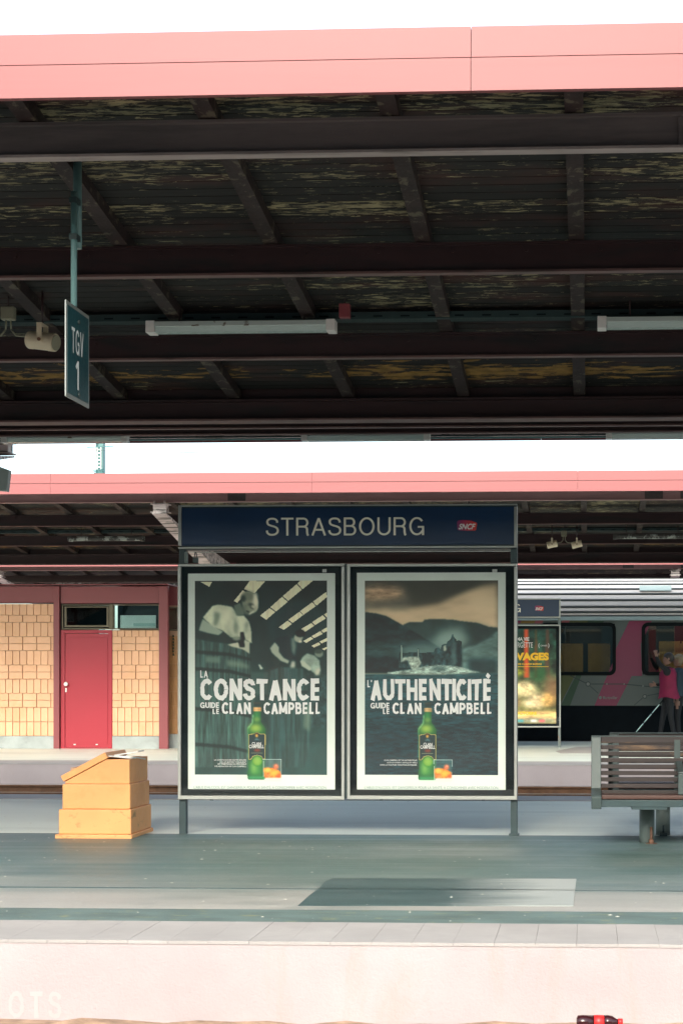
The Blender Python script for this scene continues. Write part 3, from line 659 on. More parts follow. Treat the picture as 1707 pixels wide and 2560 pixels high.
# ------------------------------------------------------------------ printed pictures (ink colours on a fine grid of the paper)
class Ink:
    """paints a print in photo-crop units; becomes ink colours of a flat sheet"""
    def __init__(s, x0, y0, x1, y1, nx, ny):
        s.b = (x0, y0, x1, y1); s.nx, s.ny = nx, ny
        s.X, s.Y = np.meshgrid(np.linspace(x0, x1, nx), np.linspace(y0, y1, ny)); s.c = np.zeros((ny, nx, 3))
    def tr(s, pts, T): return [(T[0]+x*T[2], T[1]+y*T[2]) for x, y in pts]
    def blur(s, m, r):
        r = int(r)
        if r < 1: return m
        for _ in range(2):
            for ax in (0, 1):
                k = 2*r+1; pad = [(r, r) if a == ax else (0, 0) for a in (0, 1)]
                c = np.cumsum(np.pad(m, pad, mode='edge'), axis=ax); c = np.insert(c, 0, 0, axis=ax)
                m = (np.take(c, range(k, c.shape[ax]), ax) - np.take(c, range(0, c.shape[ax]-k), ax)) / k
        return m
    def poly(s, pts, colr, soft=0, T=(0,0,1), a=1.0, tex=None):
        pts = s.tr(pts, T); ins = np.zeros(s.X.shape, bool)
        n = len(pts)
        for i in range(n):
            (x0, y0), (x1, y1) = pts[i], pts[(i+1) % n]
            if y0 == y1: continue
            cnd = ((y0 > s.Y) != (y1 > s.Y)) & (s.X < (x1-x0)*(s.Y-y0)/(y1-y0)+x0); ins ^= cnd
        m = s.blur(ins.astype(float), soft)*a
        s.put(m, colr, tex)
    def ell(s, cx, cy, rx, ry, colr, soft=0, T=(0,0,1), a=1.0, rot=0, tex=None):
        (cx, cy), = s.tr([(cx, cy)], T); rx *= T[2]; ry *= T[2]
        dx, dy = s.X-cx, s.Y-cy; c_, s_ = math.cos(rot), math.sin(rot)
        m = ((dx*c_+dy*s_)/rx)**2 + ((-dx*s_+dy*c_)/ry)**2
        m = s.blur((m < 1).astype(float), soft)*a; s.put(m, colr, tex)
    def put(s, m, colr, tex=None):
        c = np.array(colr, float)
        if c.ndim == 1: c = c[None, None, :]
        if tex is not None: c = c*tex[..., None]
        s.c = s.c*(1-m[..., None]) + c*m[..., None]
    def nz(s, sx, sy, amp, seed=0, oct=4):
        r = np.random.default_rng(seed); out = np.zeros((s.ny, s.nx)); am = 1.0; tot = 0
        for _ in range(oct):
            gx, gy = max(2, int(s.nx/sx)+2), max(2, int(s.ny/sy)+2); g = r.random((gy, gx))
            xi = np.linspace(0, gx-1.001, s.nx); yi = np.linspace(0, gy-1.001, s.ny); xf = xi.astype(int); yf = yi.astype(int)
            tx = (xi-xf); ty = (yi-yf)[:, None]; tx = tx*tx*(3-2*tx); ty = ty*ty*(3-2*ty)
            a = g[yf][:, xf]; b = g[yf][:, xf+1]; c = g[yf+1][:, xf]; d = g[yf+1][:, xf+1]
            out += am*((a*(1-tx)+b*tx)*(1-ty)+(c*(1-tx)+d*tx)*ty); tot += am; am *= .55; sx = max(1.5, sx/2); sy = max(1.5, sy/2)
        return 1 + amp*(out/tot-.5)*2
    def sheet(s, name, Y, m, parent, px=None):
        x0, y0, x1, y1 = px or s.b
        a = P(x0, y0, Y); b = P(x1, y1, Y); ny, nx = s.ny, s.nx
        vx = np.linspace(a.x, b.x, nx+1); vz = np.linspace(a.z, b.z, ny+1)
        gx, gz = np.meshgrid(vx, vz); co = np.stack([gx.ravel(), np.zeros(gx.size), gz.ravel()], 1)
        co -= np.array([parent.location.x, parent.location.y-Y, parent.location.z])
        i, j = np.meshgrid(np.arange(nx), np.arange(ny)); q = (j*(nx+1)+i).ravel()
        f = np.stack([q, q+nx+1, q+nx+2, q+1], 1)
        me = bpy.data.meshes.new(name); me.vertices.add(len(co)); me.vertices.foreach_set('co', co.ravel())
        me.loops.add(f.size); me.loops.foreach_set('vertex_index', f.ravel().astype(np.int32))
        me.polygons.add(len(f)); me.polygons.foreach_set('loop_start', np.arange(0, f.size, 4, dtype=np.int32))
        me.update(calc_edges=True); me.validate()
        at = me.color_attributes.new('ink', 'FLOAT_COLOR', 'CORNER')
        lin = np.clip(s.c/255.0, 0, 1)**2.2
        cc = np.ones((len(f), 4, 4)); cc[:, :, :3] = lin.reshape(-1, 1, 3); at.data.foreach_set('color', cc.ravel())
        me.materials.append(m); o = bpy.data.objects.new(name, me); col.objects.link(o); o.parent = parent
        return o

def bottle(k, dx, dy):
    T = (1040+dx, 1750+dy, 120/1227)
    k.dark = 1
    def body(w): return [(225,300),(390,300),(400,470),(400,590),(450,660),(520,760),(525,1000),(520,1500),(500,1850),(525,1900),(520,2030),(480,2062),(80,2062),(50,2020),(48,1880),(75,1800),(65,1000),(45,830),(50,740),(150,640),(180,560),(200,400)]
    k.poly(body(0), (16,78,46), 0, T)
    k.ell(290,400,70,100,(40,125,62),3,T); k.ell(290,520,90,60,(120,160,74),3,T,.9); k.ell(260,740,150,90,(172,186,84),5,T)
    k.poly([(90,680),(480,680),(470,880),(80,880)],(120,180,60),6,T,.35)
    k.poly([(100,1560),(430,1560),(430,1960),(100,1960)],(66,138,62),5,T,.8); k.ell(220,1750,60,150,(116,166,80),4,T)
    k.poly([(60,1990),(500,1990),(490,2040),(90,2040)],(60,160,100),2,T)
    k.poly([(205,400),(180,400),(170,600),(55,740),(60,1500),(70,1500),(70,760),(190,610)],(150,215,150),1,T,.9)
    k.poly([(80,900),(200,885),(300,845),(390,890),(490,890),(515,920),(510,1540),(450,1540),(400,1470),(300,1440),(200,1470),(140,1550),(80,1550)], (175,160,90),0,T)
    k.poly([(92,915),(200,900),(300,860),(390,905),(485,905),(500,930),(497,1528),(455,1528),(405,1455),(300,1425),(195,1455),(132,1535),(92,1535)], (14,46,50),0,T)
    k.ell(290,905,55,45,(50,40,25),1,T); k.ell(290,940,34,40,(225,165,70),1,T)
    k.poly([(215,1055),(290,1005),(370,1055),(330,1050),(290,1030),(250,1050)],(130,165,175),1,T)
    k.ell(300,1310,90,42,(135,50,38),2,T); k.poly([(145,1375),(440,1375),(440,1388),(145,1388)],(150,155,120),0,T,.7)
    k.ell(305,1590,130,135,(40,120,45),1,T); k.ell(300,1585,118,122,(98,150,56),1,T); k.ell(300,1585,80,85,(124,166,68),2,T)
    k.poly([(225,90),(395,90),(390,200),(225,200)],(25,50,48),1,T); k.poly([(200,80),(400,80),(400,105),(200,105)],(80,60,50),1,T,.8)
    for yy in (235, 285): k.poly([(200,yy-20),(400,yy-20),(405,yy+20),(200,yy+20)],(235,165,100),1,T); k.ell(280,yy,50,12,(250,215,150),1,T)
    # tumbler
    k.poly([(450,1540),(925,1540),(920,2060),(880,2100),(500,2100),(470,2060)], (150,170,165), 1, T, .28)
    k.poly([(450,1535),(925,1535),(925,1548),(450,1548)], (190,210,205), 0, T, .8)
    k.poly([(450,1540),(462,1540),(475,2060),(465,2060)], (200,215,210), 0, T, .8); k.poly([(913,1540),(925,1540),(918,2060),(908,2060)], (180,200,195), 0, T, .8)
    k.poly([(465,1760),(700,1760),(800,1800),(900,1860),(905,2010),(490,2015)], (232,120,40), 1, T, 1, k.nz(3,3,.4,9,2))
    k.ell(570,1820,90,60,(250,185,80),2,T); k.ell(740,1890,110,75,(250,170,60),2,T); k.ell(780,1730,65,65,(240,110,70),2,T); k.ell(790,1700,25,15,(255,190,160),1,T)
    k.ell(580,1960,60,30,(240,130,90),2,T); k.ell(850,1960,50,40,(225,80,50),2,T)
    k.poly([(480,2020),(905,2020),(890,2090),(500,2090)], (205,205,200), 1, T, .9)

def margin(k, x0, y0, x1, y1):
    m = ((k.X < x0) | (k.X > x1) | (k.Y < y0) | (k.Y > y1)).astype(float)
    k.c = np.clip((k.c-18)*1.22, 3, 228); k.put(m, (203, 212, 205), k.nz(60, 60, .03, 50))
def poster_constance():
    k = Ink(470.5, 1434, 837, 1973, 300, 441); T = (480, 1440, 350/1568); T2 = (480, 1680, 350/1568)
    t = np.clip((k.Y-1452)/486, 0, 1)[..., None]
    k.c = np.array([20,44,44])*(1-t) + np.array([44,72,70])*t; k.c *= k.nz(60,80,.25,1)[..., None]
    k.ell(1180,560,330,270,(28,70,74),8,T,.6)  # arch of the hall mirrored in the glass, painted into the print
    for cc in ((1180,340),): k.ell(1180,620,260,290,(20,48,50),4,T,.5)
    beige = (205,200,172); st = k.nz(5,40,.12,3)
    for q in ([(90,62),(225,65),(195,120)],[(650,52),(820,60),(700,195),(585,145)],[(570,160),(610,185),(510,300),(470,280)],
        [(765,445),(870,360),(935,405),(835,490)],[(880,350),(1010,235),(1075,290),(945,398)],[(1020,225),(1175,92),(1232,155),(1080,280)],[(1185,85),(1215,52),(1360,52),(1240,150)],
        [(975,575),(1075,500),(1120,540),(1030,605)],[(1082,492),(1205,402),(1245,440),(1130,528)],[(1212,395),(1350,295),(1388,340),(1250,437)],[(1358,288),(1505,180),(1515,235),(1395,335)],
        [(1225,595),(1340,528),(1372,560),(1268,628)],[(1348,518),(1468,440),(1500,478),(1380,552)],[(1480,435),(1515,410),(1515,470)],
        [(1248,730),(1335,682),(1360,705),(1280,752)],[(1342,676),(1440,618),(1465,650),(1370,698)],[(1450,612),(1515,575),(1515,620),(1470,638)],
        [(1342,785),(1420,745),(1440,770),(1370,803)],[(1432,735),(1515,695),(1515,730),(1450,758)],[(1460,818),(1515,795),(1515,815),(1480,835)]):
        k.poly(q, beige, 0, T, 1, st)
    # barrels
    wood = k.nz(4,60,.45,7)
    k.poly([(30,700),(200,735),(400,760),(560,810),(640,880),(665,1040),(700,1250),(705,1700),(640,2150),(30,2150)], (58,82,78), 1, T, 1, wood)
    for yy in (860, 1050, 1500, 1900): k.poly([(30,yy-30),(420,yy),(660,yy+60),(665,yy+95),(420,yy+40),(30,yy+10)], (22,42,42), 1, T, .8)
    k.poly([(150,900),(310,905),(310,975),(150,970)], (95,118,108), 2, T, .8); k.poly([(380,940),(560,960),(640,1010),(640,1040),(400,1010)], (120,138,122), 3, T, .6)
    k.poly([(880,1060),(1000,1020),(1250,1040),(1290,1165),(1340,1500),(1330,1900),(1260,2150),(860,2150),(840,1500)], (50,76,74), 1, T, 1, k.nz(5,70,.35,8))
    k.poly([(900,1290),(1320,1290),(1320,1320),(900,1320)], (22,44,44), 1, T, .7)
    k.poly([(1290,1090),(1515,1090),(1515,1700),(1330,1700)], (45,70,70), 2, T, .8, k.nz(8,8,.5,11)); k.poly([(670,1080),(860,1080),(850,1330),(700,1330)], (62,86,80), 2, T, .8)
    k.poly([(1270,1440),(1330,1440),(1322,1750),(1250,1700)], (140,150,130), 4, T, .5)
    # near man
    k.poly([(120,480),(240,560),(350,625),(300,665),(180,640),(75,610),(100,530)], (140,152,138), 1, T)
    k.poly([(590,715),(650,740),(645,875),(570,820),(560,740)], (165,168,150), 1, T)
    k.poly([(120,465),(165,410),(230,335),(290,318),(400,335),(450,345),(520,440),(580,440),(640,510),(665,600),(672,755),(600,715),(580,630),(540,700),(440,690),(340,610),(240,572)], (176,180,158), 1, T, 1, k.nz(22,30,.2,4))
    for q in ([(250,400),(330,420),(280,560),(240,560)],[(480,450),(520,560),(500,680),(470,600)],[(380,520),(430,640),(460,690),(430,680)],[(600,540),(640,500),(610,620),(590,660)],[(455,350),(560,440),(500,440),(470,400)]): k.poly(q, (80,96,86), 3, T, .75)
    k.poly([(330,360),(430,380),(440,480),(350,520)], (205,205,182), 5, T, .7)
    k.poly([(470,330),(540,300),(590,430),(560,445),(500,440)], (88,102,92), 1, T)
    k.ell(655,295,88,125,(172,172,150),1,T,1,-.35); k.ell(635,360,70,75,(120,128,112),3,T,.9); k.ell(630,228,78,60,(104,110,96),3,T,.95)
    k.ell(575,255,26,42,(36,52,48),2,T); k.poly([(640,300),(700,320),(690,350),(630,325)],(28,40,38),2,T,.9); k.poly([(655,345),(700,360),(690,372),(650,356)],(44,54,48),1,T,.9); k.poly([(668,318),(712,338),(700,368),(668,350)],(190,186,164),1,T,.8); k.poly([(560,280),(620,330),(610,420),(560,400)],(84,94,84),4,T,.7); k.poly([(610,385),(650,400),(640,412),(606,400)],(40,52,48),1,T); k.ell(715,260,26,80,(215,210,190),2,T,.8)
    k.poly([(640,420),(690,390),(700,400),(640,440)],(200,198,178),1,T)
    k.poly([(400,768),(520,740),(600,830),(440,790)], (175,175,155), 1, T); k.poly([(440,700),(540,690),(540,630),(580,630),(592,800),(535,800),(520,740),(445,745)], (14,30,32), 1, T)
    k.ell(500,700,50,26,(120,130,116),2,T)
    # second man
    k.poly([(890,760),(960,690),(1050,670),(1120,690),(1170,800),(1185,950),(1100,1000),(1010,900),(975,800),(935,745)], (22,48,52), 1, T)
    k.poly([(930,742),(975,795),(975,850),(1030,920),(1092,950),(1080,985),(1000,955),(900,865),(875,812)], (150,158,142), 1, T)
    k.poly([(1110,700),(1150,690),(1170,790),(1150,900),(1120,840)], (120,134,124), 2, T, .8)
    k.ell(1195,690,48,55,(150,155,138),1,T,1,.3); k.ell(1215,645,60,42,(14,32,34),1,T); k.ell(1215,735,22,15,(196,190,168),1,T); k.poly([(1100,1030),(1120,950),(1160,960),(1155,1030)],(170,172,156),2,T)
    # third man
    k.poly([(1215,960),(1240,910),(1290,868),(1370,890),(1430,950),(1440,1060),(1400,1112),(1330,1060),(1240,1000)], (132,148,136), 1, T, 1, k.nz(14,14,.25,5))
    k.poly([(1215,950),(1260,960),(1340,1040),(1320,1065),(1230,1010)], (165,172,155), 1, T); k.ell(1425,872,48,42,(110,122,110),1,T); k.ell(1418,848,46,24,(60,72,66),1,T); k.poly([(1380,1050),(1440,1030),(1430,1110),(1380,1115)],(175,175,158),2,T)
    k.poly([(745,995),(760,990),(800,1040),(770,1050)],(185,190,175),1,T)
    margin(k, 487, 1452, 818, 1938.5); bottle(k, -426, -1.5); return k
def poster_authenticite():
    k = Ink(892, 1432, 1263, 1974, 300, 438); T = (900, 1440, 360/1568)
    t = np.clip((k.Y-1451)/180, 0, 1)[..., None]
    k.c = (np.array([58,62,56])*(1-t) + np.array([150,142,122])*t)*k.nz(70,25,.22,21)[..., None]
    k.ell(240,195,250,95,(196,160,128),9,T,.75,0,k.nz(22,7,.5,22)); k.ell(330,300,200,40,(88,86,76),6,T,.8)
    k.poly([(50,360),(500,345),(860,292),(1180,150),(1340,95),(1500,80),(1500,580),(50,580)], (186,165,136), 5, T, .95, k.nz(90,30,.14,23))
    k.ell(1330,300,170,110,(200,182,152),9,T,.6); k.poly([(50,52),(1500,52),(1500,75),(1300,100),(1050,180),(860,280),(560,330),(520,150),(480,52)],(58,58,50),7,T,.75)
    k.ell(430,350,120,30,(110,108,94),5,T,.6)
    k.poly([(470,530),(540,500),(680,500),(700,478),(780,468),(1000,475),(1100,492),(1280,512),(1400,555),(1502,566),(1502,1000),(470,1000)], (46,66,64), 1, T, 1, k.nz(30,30,.25,24))
    k.ell(960,680,200,100,(112,134,128),9,T,.85,-.5); k.ell(1290,600,120,60,(30,52,54),9,T,.6)
    k.poly([(1115,800),(1180,765),(1250,755),(1400,680),(1502,598),(1502,1060),(1115,1060)], (88,114,110), 2, T, 1, k.nz(30,12,.35,25)); k.poly([(1180,900),(1502,900),(1502,1080),(1180,1080)],(22,48,52),5,T,.8)
    k.poly([(48,392),(180,408),(290,438),(400,500),(480,545),(640,640),(800,740),(875,785),(860,1060),(48,1060)], (28,50,52), 1, T, 1, k.nz(24,10,.5,26))
    k.poly([(48,760),(400,720),(800,790),(800,860),(48,900)], (66,92,90), 8, T, .55, k.nz(20,6,.5,27))
    k.poly([(48,880),(430,890),(420,1040),(48,1050)], (18,42,46), 4, T, .9, k.nz(12,9,.5,28))
    k.ell(760,830,330,110,(104,130,126),9,T,.7); k.ell(1010,700,170,90,(128,150,142),7,T,.7)
    k.poly([(420,1000),(420,850),(440,830),(446,755),(456,750),(462,840),(520,838),(530,830),(622,835),(628,790),(640,790),(646,838),(720,835),(800,832),(820,790),(850,780),(880,800),(888,760),(900,745),(942,738),(950,718),(985,690),(1000,645),(1004,638),(1014,640),(1020,662),(1045,690),(1050,708),(1075,700),(1110,715),(1105,1000)], (44,68,70), 0, T, 1, k.nz(6,9,.62,29))
    k.poly([(1000,720),(1040,720),(1045,980),(990,980)],(84,106,104),2,T,.6); k.poly([(700,850),(790,845),(780,960),(690,960)],(24,46,48),2,T,.7); k.poly([(1050,740),(1100,745),(1098,980),(1060,980)],(22,42,44),2,T,.7)
    k.poly([(445,940),(470,885),(640,880),(665,955),(610,1050),(560,1020),(520,920)], (150,164,152), 1, T, 1, k.nz(5,5,.5,30)); k.poly([(444,760),(456,755),(462,900),(446,940)],(120,140,132),0,T); k.poly([(625,800),(640,800),(640,890),(628,890)],(120,138,130),0,T)
    k.poly([(905,770),(935,750),(940,810),(912,825)], (150,160,145), 1, T)
    k.poly([(300,1050),(560,1020),(700,985),(830,968),(1050,985),(1220,1030),(1320,1052),(1100,1068),(300,1072)], (140,158,148), 1, T, 1, k.nz(8,3,.6,31)); k.ell(860,1010,90,26,(30,56,58),3,T,.6)
    k.poly([(48,1068),(700,1078),(1502,1060),(1502,3000),(48,3000)], (44,80,84), 1, T)
    t2 = np.clip((k.Y-1690)/245, 0, 1); k.put(((k.Y > 1686).astype(float))*np.clip(t2*1.6, 0, 1), (16,54,60)); wv = k.nz(14,3,.38,32); k.c = np.where((k.Y > 1687)[..., None], k.c*wv[..., None], k.c)
    margin(k, 911, 1451, 1245, 1939); bottle(k, 0, 0); return k
def poster_forest():
    # plain forest stand-in with warm trunks; lettering is set separately
    k = Ink(1278, 1572, 1389, 1809, 90, 190); T = (1290, 1540, 110/892)
    t = np.clip((k.Y-1572)/237, 0, 1)[..., None]
    k.c = np.array([30,66,60])*(1-t) + np.array([96,92,56])*t; k.c = k.c*k.nz(12,14,.6,41)[..., None]
    for x, w_, cc in ((70,16,(120,90,60)),(245,18,(150,70,50)),(405,28,(196,84,48)),(690,26,(95,72,60)),(535,14,(110,74,46))): k.poly([(x-w_,260),(x+w_,260),(x+w_*1.3,1250),(x-w_*1.3,1250)], cc, 1, T, .9)
    k.ell(230,1130,170,90,(170,165,60),4,T,.7,0,k.nz(7,7,.6,42)); k.ell(590,1180,120,140,(36,86,52),5,T,.7); k.ell(730,1500,90,330,(150,105,80),5,T,.6)
    for cx, cy, rx, ry, cc in ((120,1500,130,120,(214,178,120)),(380,1480,160,170,(222,200,160)),(560,1720,130,170,(190,170,140)),(200,1750,140,120,(150,120,90)),(700,1700,90,140,(196,160,100)),(60,1780,70,130,(205,190,165)),(440,1780,90,90,(225,205,170))):
        k.ell(cx, cy, rx, ry, cc, 4, T, .8, 0, k.nz(6,6,.35,int(cx)))
    k.poly([(0,1930),(805,1930),(805,2170),(0,2170)], (190,160,115), 3, T, .9, k.nz(12,4,.4,43))
    k.poly([(15,2080),(800,2080),(800,2170),(15,2170)], (60,90,85), 3, T, .6, k.nz(5,5,.6,44))
    k.c = np.clip((k.c-25)*1.45, 5, 250)
    for x, cc in ((200,(215,215,205)),(325,(40,150,160)),(500,(225,225,215)),(620,(215,90,95)),(75,(170,190,170))): k.poly([(x-40,2105),(x+40,2105),(x+40,2155),(x-40,2155)], cc, 1, T)
    return k

# ------------------------------------------------------------------ advertising stands
def pbox(mb, x0, y0, x1, y1, Y, d0, d1, o):
    """box whose front outline is given on the plane Y; o = the thing's location"""
    a = P(x0, y1, Y) - o.location; b = P(x1, y0, Y) - o.location; yy = Y - o.location.y
    return mb.box((a.x, yy+d0, a.z), (b.x, yy+d1, b.z))
def frame(name, x0, y0, x1, y1, t, Y, d0, d1, o, m, parent, bevel=.002):
    mb = MB(); pbox(mb, x0, y0, x1, y0+t, Y, d0, d1, o); pbox(mb, x0, y1-t, x1, y1, Y, d0, d1, o)
    pbox(mb, x0, y0+t+.01, x0+t, y1-t-.01, Y, d0, d1, o); pbox(mb, x1-t, y0+t+.01, x1, y1-t-.01, Y, d0, d1, o)
    f = mb.build(name, m, parent, bevel); return f
def sncf(parent, x0, y0, x1, y1, Y, size=1):
    a = P(x0, y1, Y) - parent.location; b = P(x1, y0, Y) - parent.location; W_ = b.x-a.x; H_ = b.z-a.z; yy = Y - parent.location.y
    prof = [(.02,.12),(0,.85),(.08,.97),(.3,1.0),(.7,.93),(.97,.74),(1.0,.66),(.95,.10),(.9,.02),(.5,.0),(.2,.03),(.06,.05)]
    n_ = 14; mb = MB()
    o = mb.prism([(a.x+u*W_, a.z+v*H_) for u, v in prof], yy-.003, yy-.0005, axis='y').build('emblem', M['logo'], parent)
    p_ = lettering('SNCF', parent, x0+(x1-x0)*.07, x0+(x1-x0)*.93, y0+(y1-y0)*.34, y0+(y1-y0)*.88, Y, M['whitetext'], .03, .35, off=.0045)
    return o
def logomat():
    m, n, b = newmat('magenta_to_red_emblem'); tc = N(n, 'ShaderNodeTexCoord').outputs['Generated']; sp = N(n, 'ShaderNodeSeparateXYZ'); n.links.new(tc, sp.inputs[0])
    r = ramp(n, sp.outputs[0], .05, .95, (.16,.012,.10,1), (.62,.035,.02,1)); n.links.new(r, b.inputs['Base Color']); b.inputs['Roughness'].default_value = .35; return m
M['logo'] = logomat()
M['paper'] = surf('poster_paper', (.58,.63,.59), .5, var=.03, scale=1)
M['greyprint'] = plain('grey_small_print', (.16,.24,.25), .6)
M['inkyellow'] = plain('yellow_ink', (.85,.52,.01), .5)
M['paleprint'] = plain('pale_ink', (.62,.66,.60), .5)

YS = 13.5
def big_stand():
    o = empty('advertising_stand', (P(868,2089,YS).x, YS, 0), 'large double poster stand headed STRASBOURG with two whisky advertisements', 'station sign', 'station name stands with posters')
    # posts
    for x0, x1 in ((446,463),(1275,1292)):
        mb = MB(); pbox(mb, x0, 1372, x1, 2089, YS, .03, .10, o); q = mb.build('post', M['darkmetal'], o, .003)
        m2 = MB(); pbox(m2, x0-4, 2086, x1+4, 2090, YS, .01, .12, o); m2.build('foot_plate', M['darkmetal'], q)
    # header
    mb = MB(); pbox(mb, 449, 1261, 1291, 1374, YS, .008, .19, o); mb.build('header_box', M['darkmetal'], o, .004)
    fr = frame('header_frame', 447, 1259.5, 1292, 1372, 7.5, YS, -.014, .0075, o, M['alu'], o)
    mb = MB(); pbox(mb, 454.6, 1267, 1284.4, 1364.4, YS, -.004, .006, o); nb = mb.build('name_board', M['blue'], o)
    stroke_lettering('STRASBOURG', o, 665, 1061, 1293, 1339.5, YS, M['creamtext'], .0055, .105)
    sncf(o, 1142, 1300, 1192, 1327, YS-.0045)
    mb = MB(); pbox(mb, 463, 1376, 1275, 1381, YS, .02, .05, o); mb.build('rail', M['alu'], o)
    mb = MB(); pbox(mb, 461, 1380, 469, 1407, YS, .0, .03, o); mb.build('hinge', M['pillar'], o, .003)
    # padlock
    lc = P(488, 1394, YS) - o.location
    lk = MB(); pbox(lk, 483, 1394, 496, 1407, YS, -.01, .015, o); l_ = lk.build('padlock', M['steel'], o, .004)
    sh = MB(); pts = [P(486+ (0 if k == 0 else 7 if k == 3 else 2 if k == 1 else 5), 1394-(0 if k in (0, 3) else 12), YS) - o.location for k in range(4)]
    for a, b in zip(pts, pts[1:]): sh.tube(a, b, .004, 8)
    sh.build('shackle', M['steel'], l_)
    for side, (x0, x1, k, words) in enumerate(((446, 861.5, poster_constance(), 0), (868, 1292, poster_authenticite(), 1))):
        c = MB(); pbox(c, x0+1, 1410, x1-1, 1997, YS, .034, .19, o); cs = c.build('poster_case', M['darkmetal'], o, .004)
        frame('case_frame', x0, 1409, x1, 1998, 7.5, YS, -.016, .033, o, M['alu'], cs, .003)
        mb = MB(); pbox(mb, x0+8, 1417, x1-8, 1990, YS, .020, .0325, o); mb.build('backing', M['black'], cs)
        px = (470.5, 1434, 837, 1973) if side == 0 else (892, 1432, 1263, 1974)
        mb = MB(); pbox(mb, px[0], px[1], px[2], px[3], YS, .016, .0195, o); mb.build('paper', M['paper'], cs)
        pic = k.sheet('poster_picture', YS+.0145, M['print'], o)
        y = YS + .0125; T0 = -24.5
        def L(s, a, b, c_, d, m=M['whitetext'], wgt=.02, sh_=0): lettering(s, o, a, b, c_, d, y, m, wgt, sh_, name='poster_lettering')
        if side == 0:
            def S_(s, a, b, c_, d, wt=.2, gap=.09): stroke_lettering(s, o, a, b, c_, d, y, M['whitetext'], .0, wt, gap).name = 'poster_lettering'
            S_('LA', 501, 520, 1676, 1694, .17); S_('CONSTANCE', 501, 803, 1697, 1751, .215, .07)
            S_('GUIDE', 501, 549, 1756, 1770, .19); S_('LE', 532, 549, 1772, 1785, .19); S_('CLAN', 555, 627, 1756, 1785, .2); S_('CAMPBELL', 659, 802, 1756, 1785, .2)
            for i, (s, xa) in enumerate((('LA CONSTANCE DES GESTES RÉALISÉS', 536), ('PAR LES MAÎTRES TONNELIERS*', 550), ('EST PRIMORDIALE AU PROCESSUS', 545), ("D'ÉLABORATION DE CLAN CAMPBELL.", 537))): L(s, xa, 616, 1897.5+i*5.3, 1901.5+i*5.3, wgt=.01)
            L('CLAN', 630, 653, 1855.5, 1863, wgt=.02); L('CAMPBELL', 623, 660, 1862, 1870.5, wgt=.02)
            L("L'ABUS D'ALCOOL EST DANGEREUX POUR LA SANTÉ, À CONSOMMER AVEC MODÉRATION.", 485, 817, 1964, 1972.5, M['greyprint'], .0)
        else:
            def S_(s, a, b, c_, d, wt=.2, gap=.09): stroke_lettering(s, o, a, b, c_, d, y, M['whitetext'], .0, wt, gap).name = 'poster_lettering'
            S_("L'", 918, 929, 1700, 1718, .17); S_('AUTHENTICITÉ', 926, 1230, 1697.5, 1751, .215, .07)
            S_('GUIDE', 926, 974, 1757, 1771, .19); S_('LE', 957, 974, 1772, 1785, .19); S_('CLAN', 981, 1053, 1757, 1785, .2); S_('CAMPBELL', 1085, 1230, 1757, 1785, .2)
            for i, (s, xa) in enumerate((('CLAN CAMPBELL EST UN AUTHENTIQUE', 960), ('SCOTCH WHISKY, DISTILLÉ ET VIEILLI', 967), ('DANS LA PLUS PURE TRADITION ÉCOSSAISE.', 950))): L(s, xa, 1042, 1899+i*5.5, 1903+i*5.5, wgt=.01)
            L('CLAN', 1058, 1080, 1857, 1864, wgt=.02); L('CAMPBELL', 1050, 1087, 1863.5, 1872, wgt=.02)
            L("L'ABUS D'ALCOOL EST DANGEREUX POUR LA SANTÉ, À CONSOMMER AVEC MODÉRATION.", 911, 1246, 1964.5, 1973, M['greyprint'], .0)
        mb = MB(); pbox(mb, x0+8, 1417, x1-8, 1990, YS, .002, .0045, o); mb.build('glass_pane', M['glass'], o)
        h = MB(); pbox(h, x0+ (360 if side == 0 else 362), 1423, x0+(370 if side == 0 else 374), 1431, YS, -.003, .0, o); h.build('latch', M['alu'], cs)
        hn = MB()
        for fx in (.2, .8):
            xx = x0+(x1-x0)*fx; pbox(hn, xx-4, 1998.5, xx+4, 2001, YS, .0, .03, o)
        hn.build('hinge', M['darkmetal'], cs)
    mb = MB(); pbox(mb, 861.7, 1409, 867.8, 1996, YS, .01, .15, o); mb.build('middle_post', M['darkmetal'], o)
    return o
big_stand()

